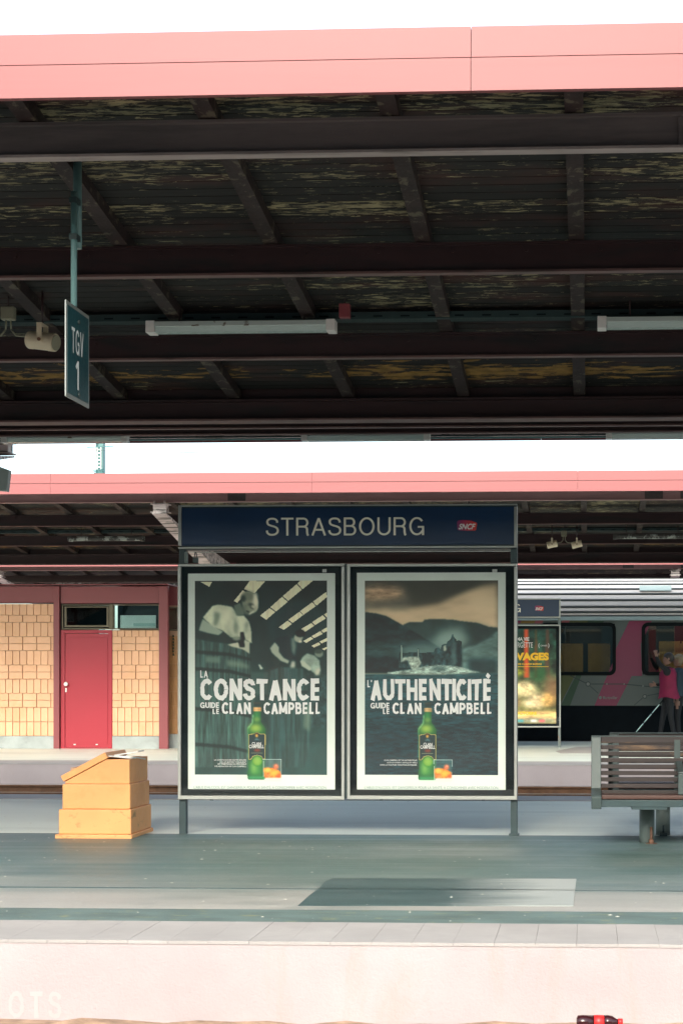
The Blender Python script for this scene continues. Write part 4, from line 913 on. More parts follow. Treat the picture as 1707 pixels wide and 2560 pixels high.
YB2 = 30.2
def small_stand():
    o = empty('advertising_stand', (P(1209,1869,YB2).x, YB2, 0), 'station name stand farther back with a colourful forest film poster, partly hidden', 'station sign', 'station name stands with posters')
    for x0, x1 in ((1019,1026),(1394,1400.5)):
        mb = MB(); pbox(mb, x0, 1545, x1, 1869, YB2, .03, .10, o); mb.build('post', M['pillar'], o, .003)
    mb = MB(); pbox(mb, 1019, 1497, 1400, 1546, YB2, .008, .19, o); mb.build('header_box', M['darkmetal'], o, .004)
    frame('header_frame', 1018, 1496, 1400.5, 1545, 3.4, YB2, -.014, .0075, o, M['alu'], o)
    mb = MB(); pbox(mb, 1021.5, 1499.4, 1397, 1541.5, YB2, -.004, .006, o); mb.build('name_board', M['blue'], o)
    stroke_lettering('STRASBOURG', o, 1120, 1301, 1510, 1531, YB2, M['creamtext'], .0055, .105)
    sncf(o, 1336, 1514, 1358, 1527, YB2-.0045)
    for side, (x0, x1) in enumerate(((1018, 1207), (1209, 1400.5))):
        c = MB(); pbox(c, x0+1, 1562, x1-.5, 1817.5, YB2, .034, .19, o); cs = c.build('poster_case', M['darkmetal'], o, .004)
        frame('case_frame', x0, 1561.5, x1, 1818.5, 3.2, YB2, -.016, .033, o, M['alu'], cs, .003)
        mb = MB(); pbox(mb, x0+3.5, 1565, x1-3.5, 1815, YB2, .020, .0325, o); mb.build('backing', M['black'], cs)
        if side == 1:
            k = poster_forest(); k.sheet('poster_picture', YB2+.0145, M['print'], o, (1222, 1572, 1389, 1809))
            def L(s, a, b, c_, d, m, wgt=.03): lettering(s, o, a, b, c_, d, YB2+.0105, m, wgt, name='poster_lettering')
            L('MA VIE', 1291, 1322, 1593, 1602, M['whitetext']); L('COURGETTE', 1268, 1331, 1606, 1619, M['whitetext'], .0); L('DE', 1305, 1310, 1602.5, 1605, M['whitetext'])
            L('SAUVAGES', 1242, 1371, 1631.5, 1651, M['inkyellow'], .06); L('UN FILM DE CLAUDE BARRAS', 1268, 1353, 1658, 1662, M['inkyellow'], .03)
            L('16 OCTOBRE', 1275, 1341, 1779, 1787, M['inkyellow'], .05)
            L('(', 1345, 1348, 1608, 1620, M['whitetext'], .02); L(')', 1369, 1372, 1608, 1620, M['whitetext'], .02); L('CANNES', 1350, 1367, 1612, 1616, M['whitetext'], .0)
            mb = MB(); pbox(mb, 1292, 1666, 1370, 1667.2, YB2, .0105, .0125, o); mb.build('printed_rule', M['inkyellow'], o)
        mb = MB(); pbox(mb, x0+3.5, 1565, x1-3.5, 1815, YB2, .002, .0045, o); mb.build('glass_pane', M['glass'], o)
small_stand()

# ------------------------------------------------------------------ yellow grit bin
o = empty('grit_bin', (P(230,2100,13.1).x, 13.12, 0), 'stepped orange yellow plastic bin with broken open lid, left of the big sign', 'grit bin')
x0 = P(138,2100,13.12).x - o.location.x; x1 = P(330,2100,13.12).x - o.location.x; D = .66
M2 = M['bin']
MB().box((x0, 0, 0), (x1, D, .035)).build('base_plate', M['binstain'], o, .006)
s1 = .024
MB().box((x0+s1, .02, .036), (x1-.012, D-.02, .232)).build('lower_tier', M['binstain'], o, .007)
MB().box((x0+s1+.025, .035, .234), (x1-.022, D-.04, .432)).build('middle_tier', M['bin'], o, .007)
ux0, ux1 = x0+s1+.045, x1-.032; H2 = .628
tier = MB().prism([(ux0, .434), (ux1, .434), (ux1, H2), (ux0+.33, H2), (ux0, .452)], .05, .078, axis='y').prism([(ux0, .434), (ux1, .434), (ux1, H2), (ux0+.33, H2), (ux0, .452)], D-.09, D-.06, axis='y')
tier.box((ux1-.025, .0785, .434), (ux1, D-.0905, H2)).box((ux0, .0785, .434), (ux0+.022, D-.0905, .452)).build('upper_tier', M['bin'], o, .003)
MB().box((ux0+.03, .09, .45), (ux1-.03, D-.1, .56)).build('grit', M['grout'], o)
ang = math.atan2(.176, .33); Ml = Matrix.Translation((ux0-.012, 0, .449)) @ Matrix.Rotation(-ang, 4, 'Y')
MB().box((0, .035, 0), (.405, D-.05, .052), Ml).build('lid', M['bin'], o, .006)
Mw = Matrix.Translation((ux0+.35, .20, .648)) @ Matrix.Rotation(R(-9), 4, 'Y') @ Matrix.Rotation(R(8), 4, 'Z')
MB().box((0, 0, 0), (.19, .40, .010), Mw).build('torn_lid_piece', M['white'], o, .002)
Mw = Matrix.Translation((ux0+.33, .085, .648)) @ Matrix.Rotation(R(6), 4, 'Y')
MB().prism([(0,0),(.12,.02),(.10,.09),(.02,.16)], 0, .012, axis='z')
pm_ = MB().prism([(0,0),(.17,.03),(.20,.10),(.05,.13)], 0, .010, axis='z'); pm_.v = [tuple(Mw @ Vector(v)) for v in pm_.v]; pm_.build('torn_lid_piece', M['white'], o, .002)
Mw = Matrix.Translation((ux1-.12, .20, .643)) @ Matrix.Rotation(R(-5), 4, 'X') @ Matrix.Rotation(R(5), 4, 'Y')
MB().box((-.02, -.08, 0), (.13, .30, .008), Mw).build('torn_lid_piece', M['white'], o, .002)

# ------------------------------------------------------------------ benches, back to back
def bench(loc, rz, label, with_pillars=True):
    o = empty('bench', loc, label, 'bench', 'back to back slatted benches')
    o.rotation_euler.z = rz; Lb = 1.95
    for k in range(8):
        z = .758 - k*.049; yy = -.075 + (.758-z)*-.16
        MB().box((.075, yy-.012, z-.032), (Lb-.075, yy+.012, z)).build('slat', M['slat'], o, .003)
    MB().box((.075, -.072-.014, .775), (Lb-.075, -.072+.016, .822)).build('slat', M['slat'], o, .003)
    MB().box((-.0, -.06, .8225), (Lb, -.035, .830)).build('top_rail', M['steel'], o)
    for k in range(6):
        yy = -.50 + k*.062
        MB().box((.075, yy, .372-.002*k), (Lb-.075, yy+.05, .402-.002*k)).build('seat_slat', M['seat'], o, .006)
    for xx in (0, Lb-.075):
        e = MB().prism([(-.055,.822),(-.095,.822),(-.16,.43),(-.52,.405),(-.535,.385),(-.52,.30),(-.42,.295),(-.10,.30),(-.03,.36)], xx, xx+.0745).build('end_panel', M['steel'], o, .004)
    for xx in (.645, 1.30):
        a = MB(); a.box((xx, -.46, .405), (xx+.045, -.43, .56)); a.prism([(-.46,.5605),(-.46,.575),(-.14,.64),(-.10,.63),(-.14,.60),(-.43,.5605)], xx, xx+.045)
        a.build('armrest', M['steel'], o, .005)
        MB().box((xx-.01, -.10, .40), (xx+.035, -.062, .80)).build('back_bracket', M['steel'], o)
    for xx in (.13,):
        MB().box((xx, -.062, .36), (xx+.035, -.05, .81)).build('back_bracket', M['steel'], o)
    MB().box((.02, -.50, .315), (Lb-.02, -.43, .368)).build('front_beam', M['darkmetal'], o, .003)
    MB().box((.02, -.12, .315), (Lb-.02, -.05, .368)).build('rear_beam', M['darkmetal'], o, .003)
    for xx in ((.43, 1.53) ):
        if rz: xx = Lb - xx
        MB().box((xx-.13, -.50, .296), (xx+.13, .02, .3145)).build('bearer', M['darkmetal'], o)
        p_ = MB().tube((xx, 0, 0), (xx, 0, .265), .059, 24).build('pillar', M['pillar'], o)
        MB().tube((xx, 0, .265), (xx, 0, .2955), .036, 16).build('spigot', M['darkmetal'], p_)
        if not rz:
            bt = MB().tube((xx+.03, -.085, 0), (xx+.03, -.085, .13), .011, 8).tube((xx+.03, -.085, 0), (xx+.03, -.085, .035), .02, 6).tube((xx+.032, -.083, .0), (xx+.032, -.083, .006), .045, 12)
            bt.build('anchor_bolt', M['rust'], p_)
        else:
            MB().box((xx-.03,.07,0),(xx+.03,.12,.03)).tube((xx,.095,.03),(xx,.095,.09),.01,8).build('anchor_bolt', M['darkmetal'], p_)
    return o
bx = P(1477, 2000, 12.9).x
bench((bx, 13.03, 0), 0, 'brown slatted bench with steel end panel, facing the camera at the right edge')
bench((bx+1.95+.15, 13.66, 0), math.pi, 'second bench behind the front one, only its top rail and pillar showing')

# ------------------------------------------------------------------ tiled building on the middle platform
YW = 29.4
def building():
    xr = P(422,1700,YW).x; xl = -17.0; top = P(200,1466,YW).z; back = 32.0
    o = empty('platform_building', (xr, YW, 0), 'low station building with yellow tiles, maroon steel frame and a red door', 'building')
    lx, ly, lz = o.location
    def bx_(mb, x0, y0, x1, y1, d0, d1): return pbox(mb, x0, y0, x1, y1, YW, d0, d1, o)
    XL = -740     # px of the far left end on this plane, beyond the frame
    # core wall with grout colour
    gap = MB(); bx_(gap, XL, 1510, 150, 1874, .03, 2.4); gap.build('wall', M['grout'], o)
    g2 = MB(); bx_(g2, 283, 1575, 401, 1874, .03, 2.4); g2.build('wall', M['grout'], o)
    pl = MB(); bx_(pl, XL, 1840.5, 136.5, 1874, -.004, .0295); pl.build('plinth', M['plinth'], o)
    pl = MB(); bx_(pl, 281.5, 1841, 400, 1874, -.004, .0295); pl.build('plinth', M['plinth'], o)
    ro = MB(); bx_(ro, XL, 1460, 424, 1465.7, -.10, 2.5); ro.build('roof', M['maroon'], o)
    for a, b in ((XL, 136.5), (153.5, 399.5)):
        q = MB(); bx_(q, a, 1466, b, 1508.5, -.02, .30); q.build('fascia_band', M['maroon'], o, .004)
    for a, b in ((137, 151.5), (400, 422)):
        q = MB(); bx_(q, a, 1466, b, 1875, -.06, .06); q.build('steel_post', M['maroon'], o, .004)
    q = MB(); bx_(q, 152, 1466.2, 153.2, 1875, .02, .06); q.build('dark_joint', M['rubber'], o)  # dark strip between post and door frame
    # door
    fr = MB(); bx_(fr, 153.4, 1575, 163, 1874.5, -.01, .05); bx_(fr, 271.6, 1575, 281, 1874.5, -.01, .05); bx_(fr, 163.1, 1575, 271.5, 1583.6, -.01, .05); bx_(fr, 163.1, 1869, 271.5, 1874.5, -.01, .05)
    fr.build('door_frame', M['reddoor'], o, .003)
    d = MB(); bx_(d, 163.8, 1584.4, 271, 1868.4, .006, .05); dd = d.build('door', M['reddoor'], o, .003)
    pn = MB(); bx_(pn, 174, 1594, 269.5, 1860, .0, .0055); pn.build('door_panel', M['reddoor'], dd, .0025)
    h = MB(); hc = P(168, 1710, YW) - o.location; h.tube((hc.x, .006, hc.z), (hc.x, -.035, hc.z), .022, 16).tube((hc.x, -.036, hc.z), (hc.x, -.075, hc.z), .034, 16).build('door_knob', M['white'], dd)
    e = MB(); bx_(e, 163.5, 1704.5, 167, 1715, -.006, .0055); e.build('knob_plate', M['white'], dd); e = MB(); bx_(e, 163.8, 1720, 168, 1730, -.006, .0055); e.build('keyhole_plate', M['white'], dd, .002)
    for xx in (185, 240): e = MB(); bx_(e, xx, 1860, xx+5, 1862.5, -.003, .0055); e.build('screw_plate', M['white'], dd)
    # upper windows
    for i, (a, b) in enumerate(((156, 276.5), (282, 400))):
        wb = MB(); bx_(wb, a, 1511, b, 1513.6, -.015, .06); bx_(wb, a, 1570.5, b, 1573.5, -.015, .06); bx_(wb, a, 1513.7, a+3, 1570.4, -.015, .06); bx_(wb, b-3, 1513.7, b, 1570.4, -.015, .06)
        wf = wb.build('window', M['bronze'], o, .002)
        rm = MB(); bx_(rm, a+1, 1512, b-1, 1572, .30, .31); rm.build('room_wall', M['room'], o)
        pg = MB(); bx_(pg, a+3.1, 1513.8, b-3.1, 1570.3, .02, .026); pg.build('pane', M['winglass'] if i else M['darkglass'], wf)
        if i == 0:
            wi = MB(); bx_(wi, 162, 1516, 272, 1519, .0, .018); bx_(wi, 162, 1563, 272, 1568, .0, .018); bx_(wi, 162, 1519.1, 167, 1562.9, .0, .018); bx_(wi, 267, 1519.1, 272, 1562.9, .0, .018); wi.build('inner_sash', M['bronze'], wf)
        else:
            wi = MB(); bx_(wi, 300, 1538, 389, 1570, .030, .034); wi.build('blind', M['white'], wf)
            wi = MB(); bx_(wi, 333, 1558, 388, 1566, .0275, .0295); wi.build('blind_slat', M['lampdiff'], wf)
    q = MB(); bx_(q, 276.6, 1510, 281.9, 1574, -.02, .06); q.build('mullion', M['bronze'], o)
    q = MB(); bx_(q, 153.5, 1508.6, 399.5, 1510.9, -.01, .06); q.build('window_head', M['rubber'], o)
    q = MB(); bx_(q, XL, 1508.6, 136.5, 1509.8, -.006, .03); q.build('dark_joint', M['rubber'], o)
    # tiles, one by one
    cache = {}
    sc_ = F/YW
    def tile(xa, ya, xb, yb):
        w_, h_ = (xb-xa), (yb-ya)
        key = (round(w_, 1), round(h_, 1))
        if key not in cache:
            g_ = .35
            W_, H_ = (w_-2*g_)/sc_, (h_-2*g_)/sc_
            e_ = .004
            mb = MB(); mb.add([(0,.0295,0),(W_,.0295,0),(W_,.0295,H_),(0,.0295,H_),(0,e_,0),(W_,e_,0),(W_,e_,H_),(0,e_,H_),(e_,0,e_),(W_-e_,0,e_),(W_-e_,0,H_-e_),(e_,0,H_-e_)],
                [(0,1,5,4),(1,2,6,5),(2,3,7,6),(3,0,4,7),(4,5,9,8),(5,6,10,9),(6,7,11,10),(7,4,8,11),(8,9,10,11)])
            cache[key] = mb.mesh('tile', M['tile'])
        p_ = P(xa+.35, yb-.35, YW) - o.location
        link_mesh('tile', cache[key], o, (p_.x, random.uniform(-.0015, .0015), p_.z))
    cy = lambda v: 1400 + v*.30612
    S, ST = 17.6, 35.2
    rows_l = [('S',357,450),('T',450,508),('S',508,625),('T',625,683),('T',683,740),('S',740,857),('T',857,914),('T',914,972),('S',972,1088),('T',1088,1145),('T',1145,1203),('S',1203,1320),('S',1320,1437)]
    def fill(xa, xb, rows, ph_s, ph_t):
        for kind, a, b in rows:
            st, ph = (S, ph_s) if kind == 'S' else (ST, ph_t)
            x = ph - math.ceil((ph-xa)/st)*st
            while x < xb-.5:
                l_, r_ = max(x, xa), min(x+st, xb)
                if r_-l_ > 2: tile(l_, cy(a), r_, cy(b))
                x += st
    fill(-160, 136.5, rows_l, 50*.306, 75*.306)
    rows_r = [('S',573,627)] + rows_l[3:]
    fill(281.5, 399.5, rows_r, 965*.306, 998*.306)
    # recessed part right of the post
    YR = .35
    r = MB(); a = P(300, 1875, YW+YR) - o.location; b = P(640, 1466, YW+YR) - o.location
    r.box((a.x, YR, 0), (b.x, YR+1.2, b.z)).build('recessed_wall', M['grout'], o)
    q = MB(); q.box((a.x, YR-.03, 2.55), (b.x, YR-.001, b.z-.002)).build('recess_band', M['maroon'], o)
    x_ = P(424, 1700, YW+YR).x - o.location.x
    for rr in range(13):
        for c_ in range(3): link_mesh('tile', tme, o, (x_+.01+c_*.125, YR-.0295, .26+rr*.14)) if rr < 13 and False else None
    tme = MB().box((0,0,0),(.121,.028,.246)).mesh('tile', M['tiledim'])
    for rr in range(7):
        for c_ in range(6): link_mesh('tile', tme, o, (x_-.1+c_*.125, YR-.029, .26+rr*.25))
    wf = MB().box((x_-.05, YR-.04, 2.10), (x_+.7, YR-.001, 2.13)).box((x_-.05, YR-.04, 2.50), (x_+.7, YR-.001, 2.53)).build('window', M['bronze'], o)
    MB().box((x_-.05, YR-.02, 2.131), (x_+.7, YR-.01, 2.499)).build('pane', M['winglass2'], wf)
    MB().box((x_-.05, YR-.031, .0), (x_+.75, YR-.001, .25)).build('plinth', M['plinth'], o)
    ch = MB()
    for k in range(7): ch.tube((x_+.08, YR-.06, 2.02-k*.055), (x_+.09, YR-.06, 1.985-k*.055), .014, 8)
    tag(ch.build('hanging_chain', M['green'], o), 'green hanging chain')
M['darkglass'] = glassmat('dark_window_glass', (.25,.4,.4), .03)
M['winglass2'] = glassmat('bright_window_glass', (.8,.9,.9), .25)
M['tiledim'] = surf('shaded_yellow_tile', (.42,.22,.09), .45, var=.1, rnd=.15)  # darker copy of the yellow tile, recess shade put into its colour
building()

# ------------------------------------------------------------------ regional train behind the middle platform
YT = 33.62
def train():
    o = empty('train_carriage', (P(1500,1853,YT).x, YT, 0), 'grey train with ribbed pale roof and magenta stripe, behind the middle platform', 'train')
    xa, xb = -7.5, 13.0
    L0, L1 = xa-o.location.x, xb-o.location.x
    z = lambda y: P(1500, y, YT).z
    zs, zb_ = z(1541), z(1764)
    # body side with window openings
    wins = [(1350, 1536), (1605, 1791), (1860, 2046), (1095, 1281), (840, 1026)]
    wy0, wy1 = z(1686), z(1559)
    body = MB()
    def sb(x0_, x1_, z0_, z1_, d0=0, d1=.05, mb=None): return (mb or body).box((x0_, d0, z0_), (x1_, d1, z1_))
    sb(L0, L1, wy1, zs-.08); sb(L0, L1, zb_, wy0)
    xs = sorted((P(a, 1600, YT).x-o.location.x, P(b, 1600, YT).x-o.location.x) for a, b in wins)
    prev = L0
    for a, b in xs: sb(prev, a, wy0+.0001, wy1-.0001); prev = b
    sb(prev, L1, wy0+.0001, wy1-.0001)
    body.build('body_side', M['train_side'], o)
    MB().box((L0, .9, -.2), (L1, 2.8, zs)).build('far_side', M['train_dark'], o)
    MB().box((L0, .06, .9), (L1, .899, .95)).build('interior_floor', M['train_dark'], o)
    for a, b in xs:
        wf = MB(); t_ = .07; zz0, zz1 = wy0-.02, wy1+.02; aa, bb = a-.02, b+.02; r_ = .16
        def rr(x0_, x1_, z0_, z1_, rad, n=6):
            pts = []
            for cx, cz, st in ((x1_-rad, z1_-rad, 0), (x0_+rad, z1_-rad, 90), (x0_+rad, z0_+rad, 180), (x1_-rad, z0_+rad, 270)):
                for k in range(n+1): t = R(st+90*k/n); pts.append((cx+rad*math.cos(t), cz+rad*math.sin(t)))
            return pts
        po, pi_ = rr(aa, bb, zz0, zz1, .13), rr(aa+t_, bb-t_, zz0+t_, zz1-t_, .08); n = len(po)
        vs_ = [(p[0], -.02, p[1]) for p in po] + [(p[0], -.02, p[1]) for p in pi_] + [(p[0], .06, p[1]) for p in po] + [(p[0], .06, p[1]) for p in pi_]
        fs = []
        for i in range(n):
            j = (i+1) % n; fs += [(i, j, n+j, n+i), (2*n+i, 3*n+i, 3*n+j, 2*n+j), (i, 2*n+i, 2*n+j, j), (n+i, n+j, 3*n+j, 3*n+i)]
        w_ = wf.add(vs_, fs).build('window', M['rubber'], o)
        MB().prism(rr(aa+t_+.001, bb-t_-.001, zz0+t_+.001, zz1-t_-.001, .08), .02, .026, axis='y').build('pane', M['trainglass'], w_)
        MB().box((aa+t_, .03, (zz0+zz1)/2+.22), (bb-t_, .04, (zz0+zz1)/2+.235)).build('window_bar', M['rubber'], w_)
        MB().box((a+.35, .55, .95), (a+.85, .60, 1.95)).box((a+.95, .55, .95), (a+1.4, .60, 1.95)).build('seat_back', M['seatpanel'], w_)
        if .4 < a+o.location.x < 2.0:
            for ya, yb_ in ((1603, 1621), (1629, 1646)):  # beige rectangles set just behind the glass
                q0, q1 = P(1646, yb_, YT+.1)-o.location, P(1780, ya, YT+.1)-o.location
                MB().box((q0.x, .09, q0.z), (q0.x+.42, .10, q1.z)).build('panel_behind_glass', M['seatpanel'], w_); MB().box((q0.x+.45, .09, q0.z), (q1.x, .10, q1.z)).build('panel_behind_glass', M['seatpanel'], w_)
    # stripes: flat livery bands
    def band(pts, m, d=.002, lab='livery_stripe'):
        q = [P(x, y, YT)-o.location for x, y in pts]; MB().prism([(p.x, p.z) for p in q], -d, -d+.0015, axis='y').build(lab, m, o)
    band([(1572,1552),(1628,1552),(1600,1610),(1604,1690),(1578,1690),(1540,1764),(1485,1764),(1537,1640),(1537,1625)], M['magenta'])
    band([(1470,1551),(1510,1551),(1505,1558.5),(1466,1558.5)], M['green'])
    band([(1440,1687),(1453,1687),(1424,1764),(1401,1764),(1418,1730)], M['green'], .0025)
    band([(1401,1687),(1437,1687),(1401,1758)], M['olive'])
    for a, b, m in ((1285,1299,M['magenta']),(1299.5,1334,M['yellow']),(1334.5,1354,M['maroon']),(1400,1420,M['maroon']),(1420.5,1469,M['olive'])):
        band([(a+4,1551),(b+4,1551),(b,1558.5),(a,1558.5)], m)
    # network map print
    def line(a, b, w_=1.6, d=.0045):
        A = P(*a, YT)-o.location; B = P(*b, YT)-o.location; dd = (B-A).normalized(); nn = Vector((-dd.z, 0, dd.x))*(w_/2/124)
        MB().prism([((A+nn).x,(A+nn).z),((B+nn).x,(B+nn).z),((B-nn).x,(B-nn).z),((A-nn).x,(A-nn).z)], -d, -d+.001, axis='y').build('map_line', M['mapline'], o)
    line((1425,1689),(1464,1708),2.2); line((1476,1710),(1560,1710),2.2); line((1560,1710.3),(1646,1719),2.2); line((1474,1715),(1494,1733)); line((1617,1739),(1650,1733)); line((1605,1745),(1584,1763)); line((1650,1733),(1707,1722)); line((1646,1719),(1760,1728))
    for x, y, r0 in ((1469,1710,6.4),(1610.5,1741,5.6)):
        c = P(x, y, YT)-o.location
        MB().tube((c.x, -.0062, c.z), (c.x, -.0048, c.z), r0/124, 20).build('map_ring', M['mapline'], o); MB().tube((c.x, -.0075, c.z), (c.x, -.0063, c.z), r0*.66/124, 20).build('map_dot', M['mapdot'], o)
    for x, y, r0 in ((1499.5,1744,4),(1516,1710,1.6),(1559,1710,1.6),(1606,1715,2)):
        c = P(x, y, YT)-o.location; MB().tube((c.x, -.0075, c.z), (c.x, -.0063, c.z), r0/124, 16).build('map_dot', M['mapdot'], o)
    lettering('Mertzwiller', o, 1506, 1542, 1740, 1748, YT, M['mapdot'], .01, off=.006, name='map_lettering')
    # cantrail, ribs of the curved roof
    MB().box((L0, -.025, zs-.0795), (L1, .05, zs)).build('cantrail', M['train_band'], o, .004)
    pts_px = [1540.5, 1530.5, 1517.5, 1501, 1486, 1474, 1462.5, 1455, 1449]
    prof = []
    zz = lambda Yp, y: EYE + (HOR-y)*Yp/F
    depth = [0.0, .005, .02, .05, .10, .18, .30, .46, .70]
    prof = [(d_, zz(YT+d_, y)) for d_, y in zip(depth, pts_px)] + [(1.45, zz(YT+1.45, 1448))]
    full = prof + [(2.9-d_, z_) for d_, z_ in reversed(prof[:-1])]
    for (a, b) in zip(full, full[1:]):
        v = Vector((b[0]-a[0], b[1]-a[1])); L_ = v.length; v /= L_; nrm = Vector((v.y, -v.x)); nrm = -nrm if nrm.y < 0 and nrm.x > 0 else nrm
        nr = Vector((-v.y, v.x))
        g_ = .018; A = Vector(a)+v*g_; B = Vector(b)-v*g_
        bulge = .012
        out = [A, A+nr*bulge+v*.01, B+nr*bulge-v*.01, B, B-nr*.03, A-nr*.03]
        MB().prism([(p.x, p.y) for p in out], L0, L1).build('roof_rib', M['train_roof'], o)
        if a[0] < 1.4:
            c_ = Vector(a)+nr*.012; w2 = .013
            MB().prism([((c_-v*w2-nr*.02).x, (c_-v*w2-nr*.02).y), ((c_+v*w2-nr*.02).x, (c_+v*w2-nr*.02).y), ((c_+v*w2+nr*.012).x, (c_+v*w2+nr*.012).y), ((c_-v*w2+nr*.012).x, (c_-v*w2+nr*.012).y)], L0, L1).build('groove_shade', M['train_rib'], o)  # dark raised strip standing in for the shaded groove between ribs
    MB().prism([(p_[0]+(.03 if i < len(full)/2 else -.03), p_[1]-.035) for i, p_ in enumerate(full)] , L0+.01, L1-.01).build('roof_shell', M['train_rib'], o)
    rp = MB(); q0 = P(1597,1477,YT+.2)-o.location; q1 = P(1676,1460,YT+.3)-o.location
    rp.prism([(.085, q0.z+.0), (.17, q0.z+.105), (.175, q0.z+.10), (.09, q0.z-.005)], q0.x, q1.x).build('roof_patch', M['lampdiff'], o)
    # skirt, underframe, bogies
    MB().box((L0, .0, .02), (L1, .05, zb_-.0005)).build('skirt', M['train_dark'], o)
    MB().box((L0, .25, -.30), (L1, 2.6, .019)).build('underframe', M['train_dark'], o)
    for cx in (-3.2, 1.2, 5.5):
        mb = MB().prism([(cx-.9,-.01),(cx+.9,-.01),(cx+.7,-.30),(cx-.7,-.30)], .10, .20, axis='y').build('equipment_box', M['train_dark'], o)
train()

# ------------------------------------------------------------------ people
def skin_body(name, joints, bones, mats, assign, parent, sub=2):
    names = list(joints); me = bpy.data.meshes.new(name)
    me.from_pydata([joints[n][0] for n in names], [(names.index(a), names.index(b)) for a, b in bones], [])
    ob = bpy.data.objects.new(name, me); col.objects.link(ob)
    sk = ob.modifiers.new('skin', 'SKIN'); sk.use_smooth_shade = True
    for i, n_ in enumerate(names):
        r = joints[n_][1]; me.skin_vertices[0].data[i].radius = (r if isinstance(r, tuple) else (r, r)); me.skin_vertices[0].data[i].use_root = (i == 0)
    ss = ob.modifiers.new('sub', 'SUBSURF'); ss.levels = sub; ss.render_levels = sub
    dg = bpy.context.evaluated_depsgraph_get(); dg.update(); m2 = bpy.data.meshes.new_from_object(ob.evaluated_get(dg)); bpy.data.objects.remove(ob)
    m2.materials.clear()
    for m in mats: m2.materials.append(m)
    for p_ in m2.polygons: p_.material_index = assign(p_.center); p_.use_smooth = True
    m2.name = name; o = bpy.data.objects.new(name, m2); col.objects.link(o); o.parent = parent; return o
def hand_joints(J, B, wrist, d, side, tag_, curl=.5, s=1.0):
    """palm and five fingers starting at the joint `wrist`, pointing along d; side = thumb direction"""
    w_ = Vector(J[wrist][0]); d = Vector(d).normalized(); sd = (Vector(side) - d*Vector(side).dot(d)).normalized(); nn = d.cross(sd)
    J[tag_+'palm'] = (tuple(w_+d*.05*s), .026*s); B.append((wrist, tag_+'palm'))
    for k, (off, ln) in enumerate(((-.030,.060),(-.011,.074),(.009,.080),(.029,.072))):
        b0 = w_+d*.092*s+sd*off*s; m1 = b0+(d*.55+nn*curl*.5)*ln*s*.6; m2 = m1+(d*.25+nn*curl)*ln*s*.55
        for nme, p_, r in (('a', b0, .0115), ('b', m1, .0095), ('c', m2, .008)): J[f'{tag_}{k}{nme}'] = (tuple(p_), r*s)
        B += [(tag_+'palm', f'{tag_}{k}a'), (f'{tag_}{k}a', f'{tag_}{k}b'), (f'{tag_}{k}b', f'{tag_}{k}c')]
    t0 = w_+d*.035*s+sd*.035*s; t1 = t0+(d*.6+sd*.7)*.035*s; t2 = t1+(d*.9+sd*.1)*.026*s
    for nme, p_, r in (('a', t0, .014), ('b', t1, .011), ('c', t2, .009)): J[f'{tag_}t{nme}'] = (tuple(p_), r*s)
    B += [(tag_+'palm', tag_+'ta'), (tag_+'ta', tag_+'tb'), (tag_+'tb', tag_+'tc')]
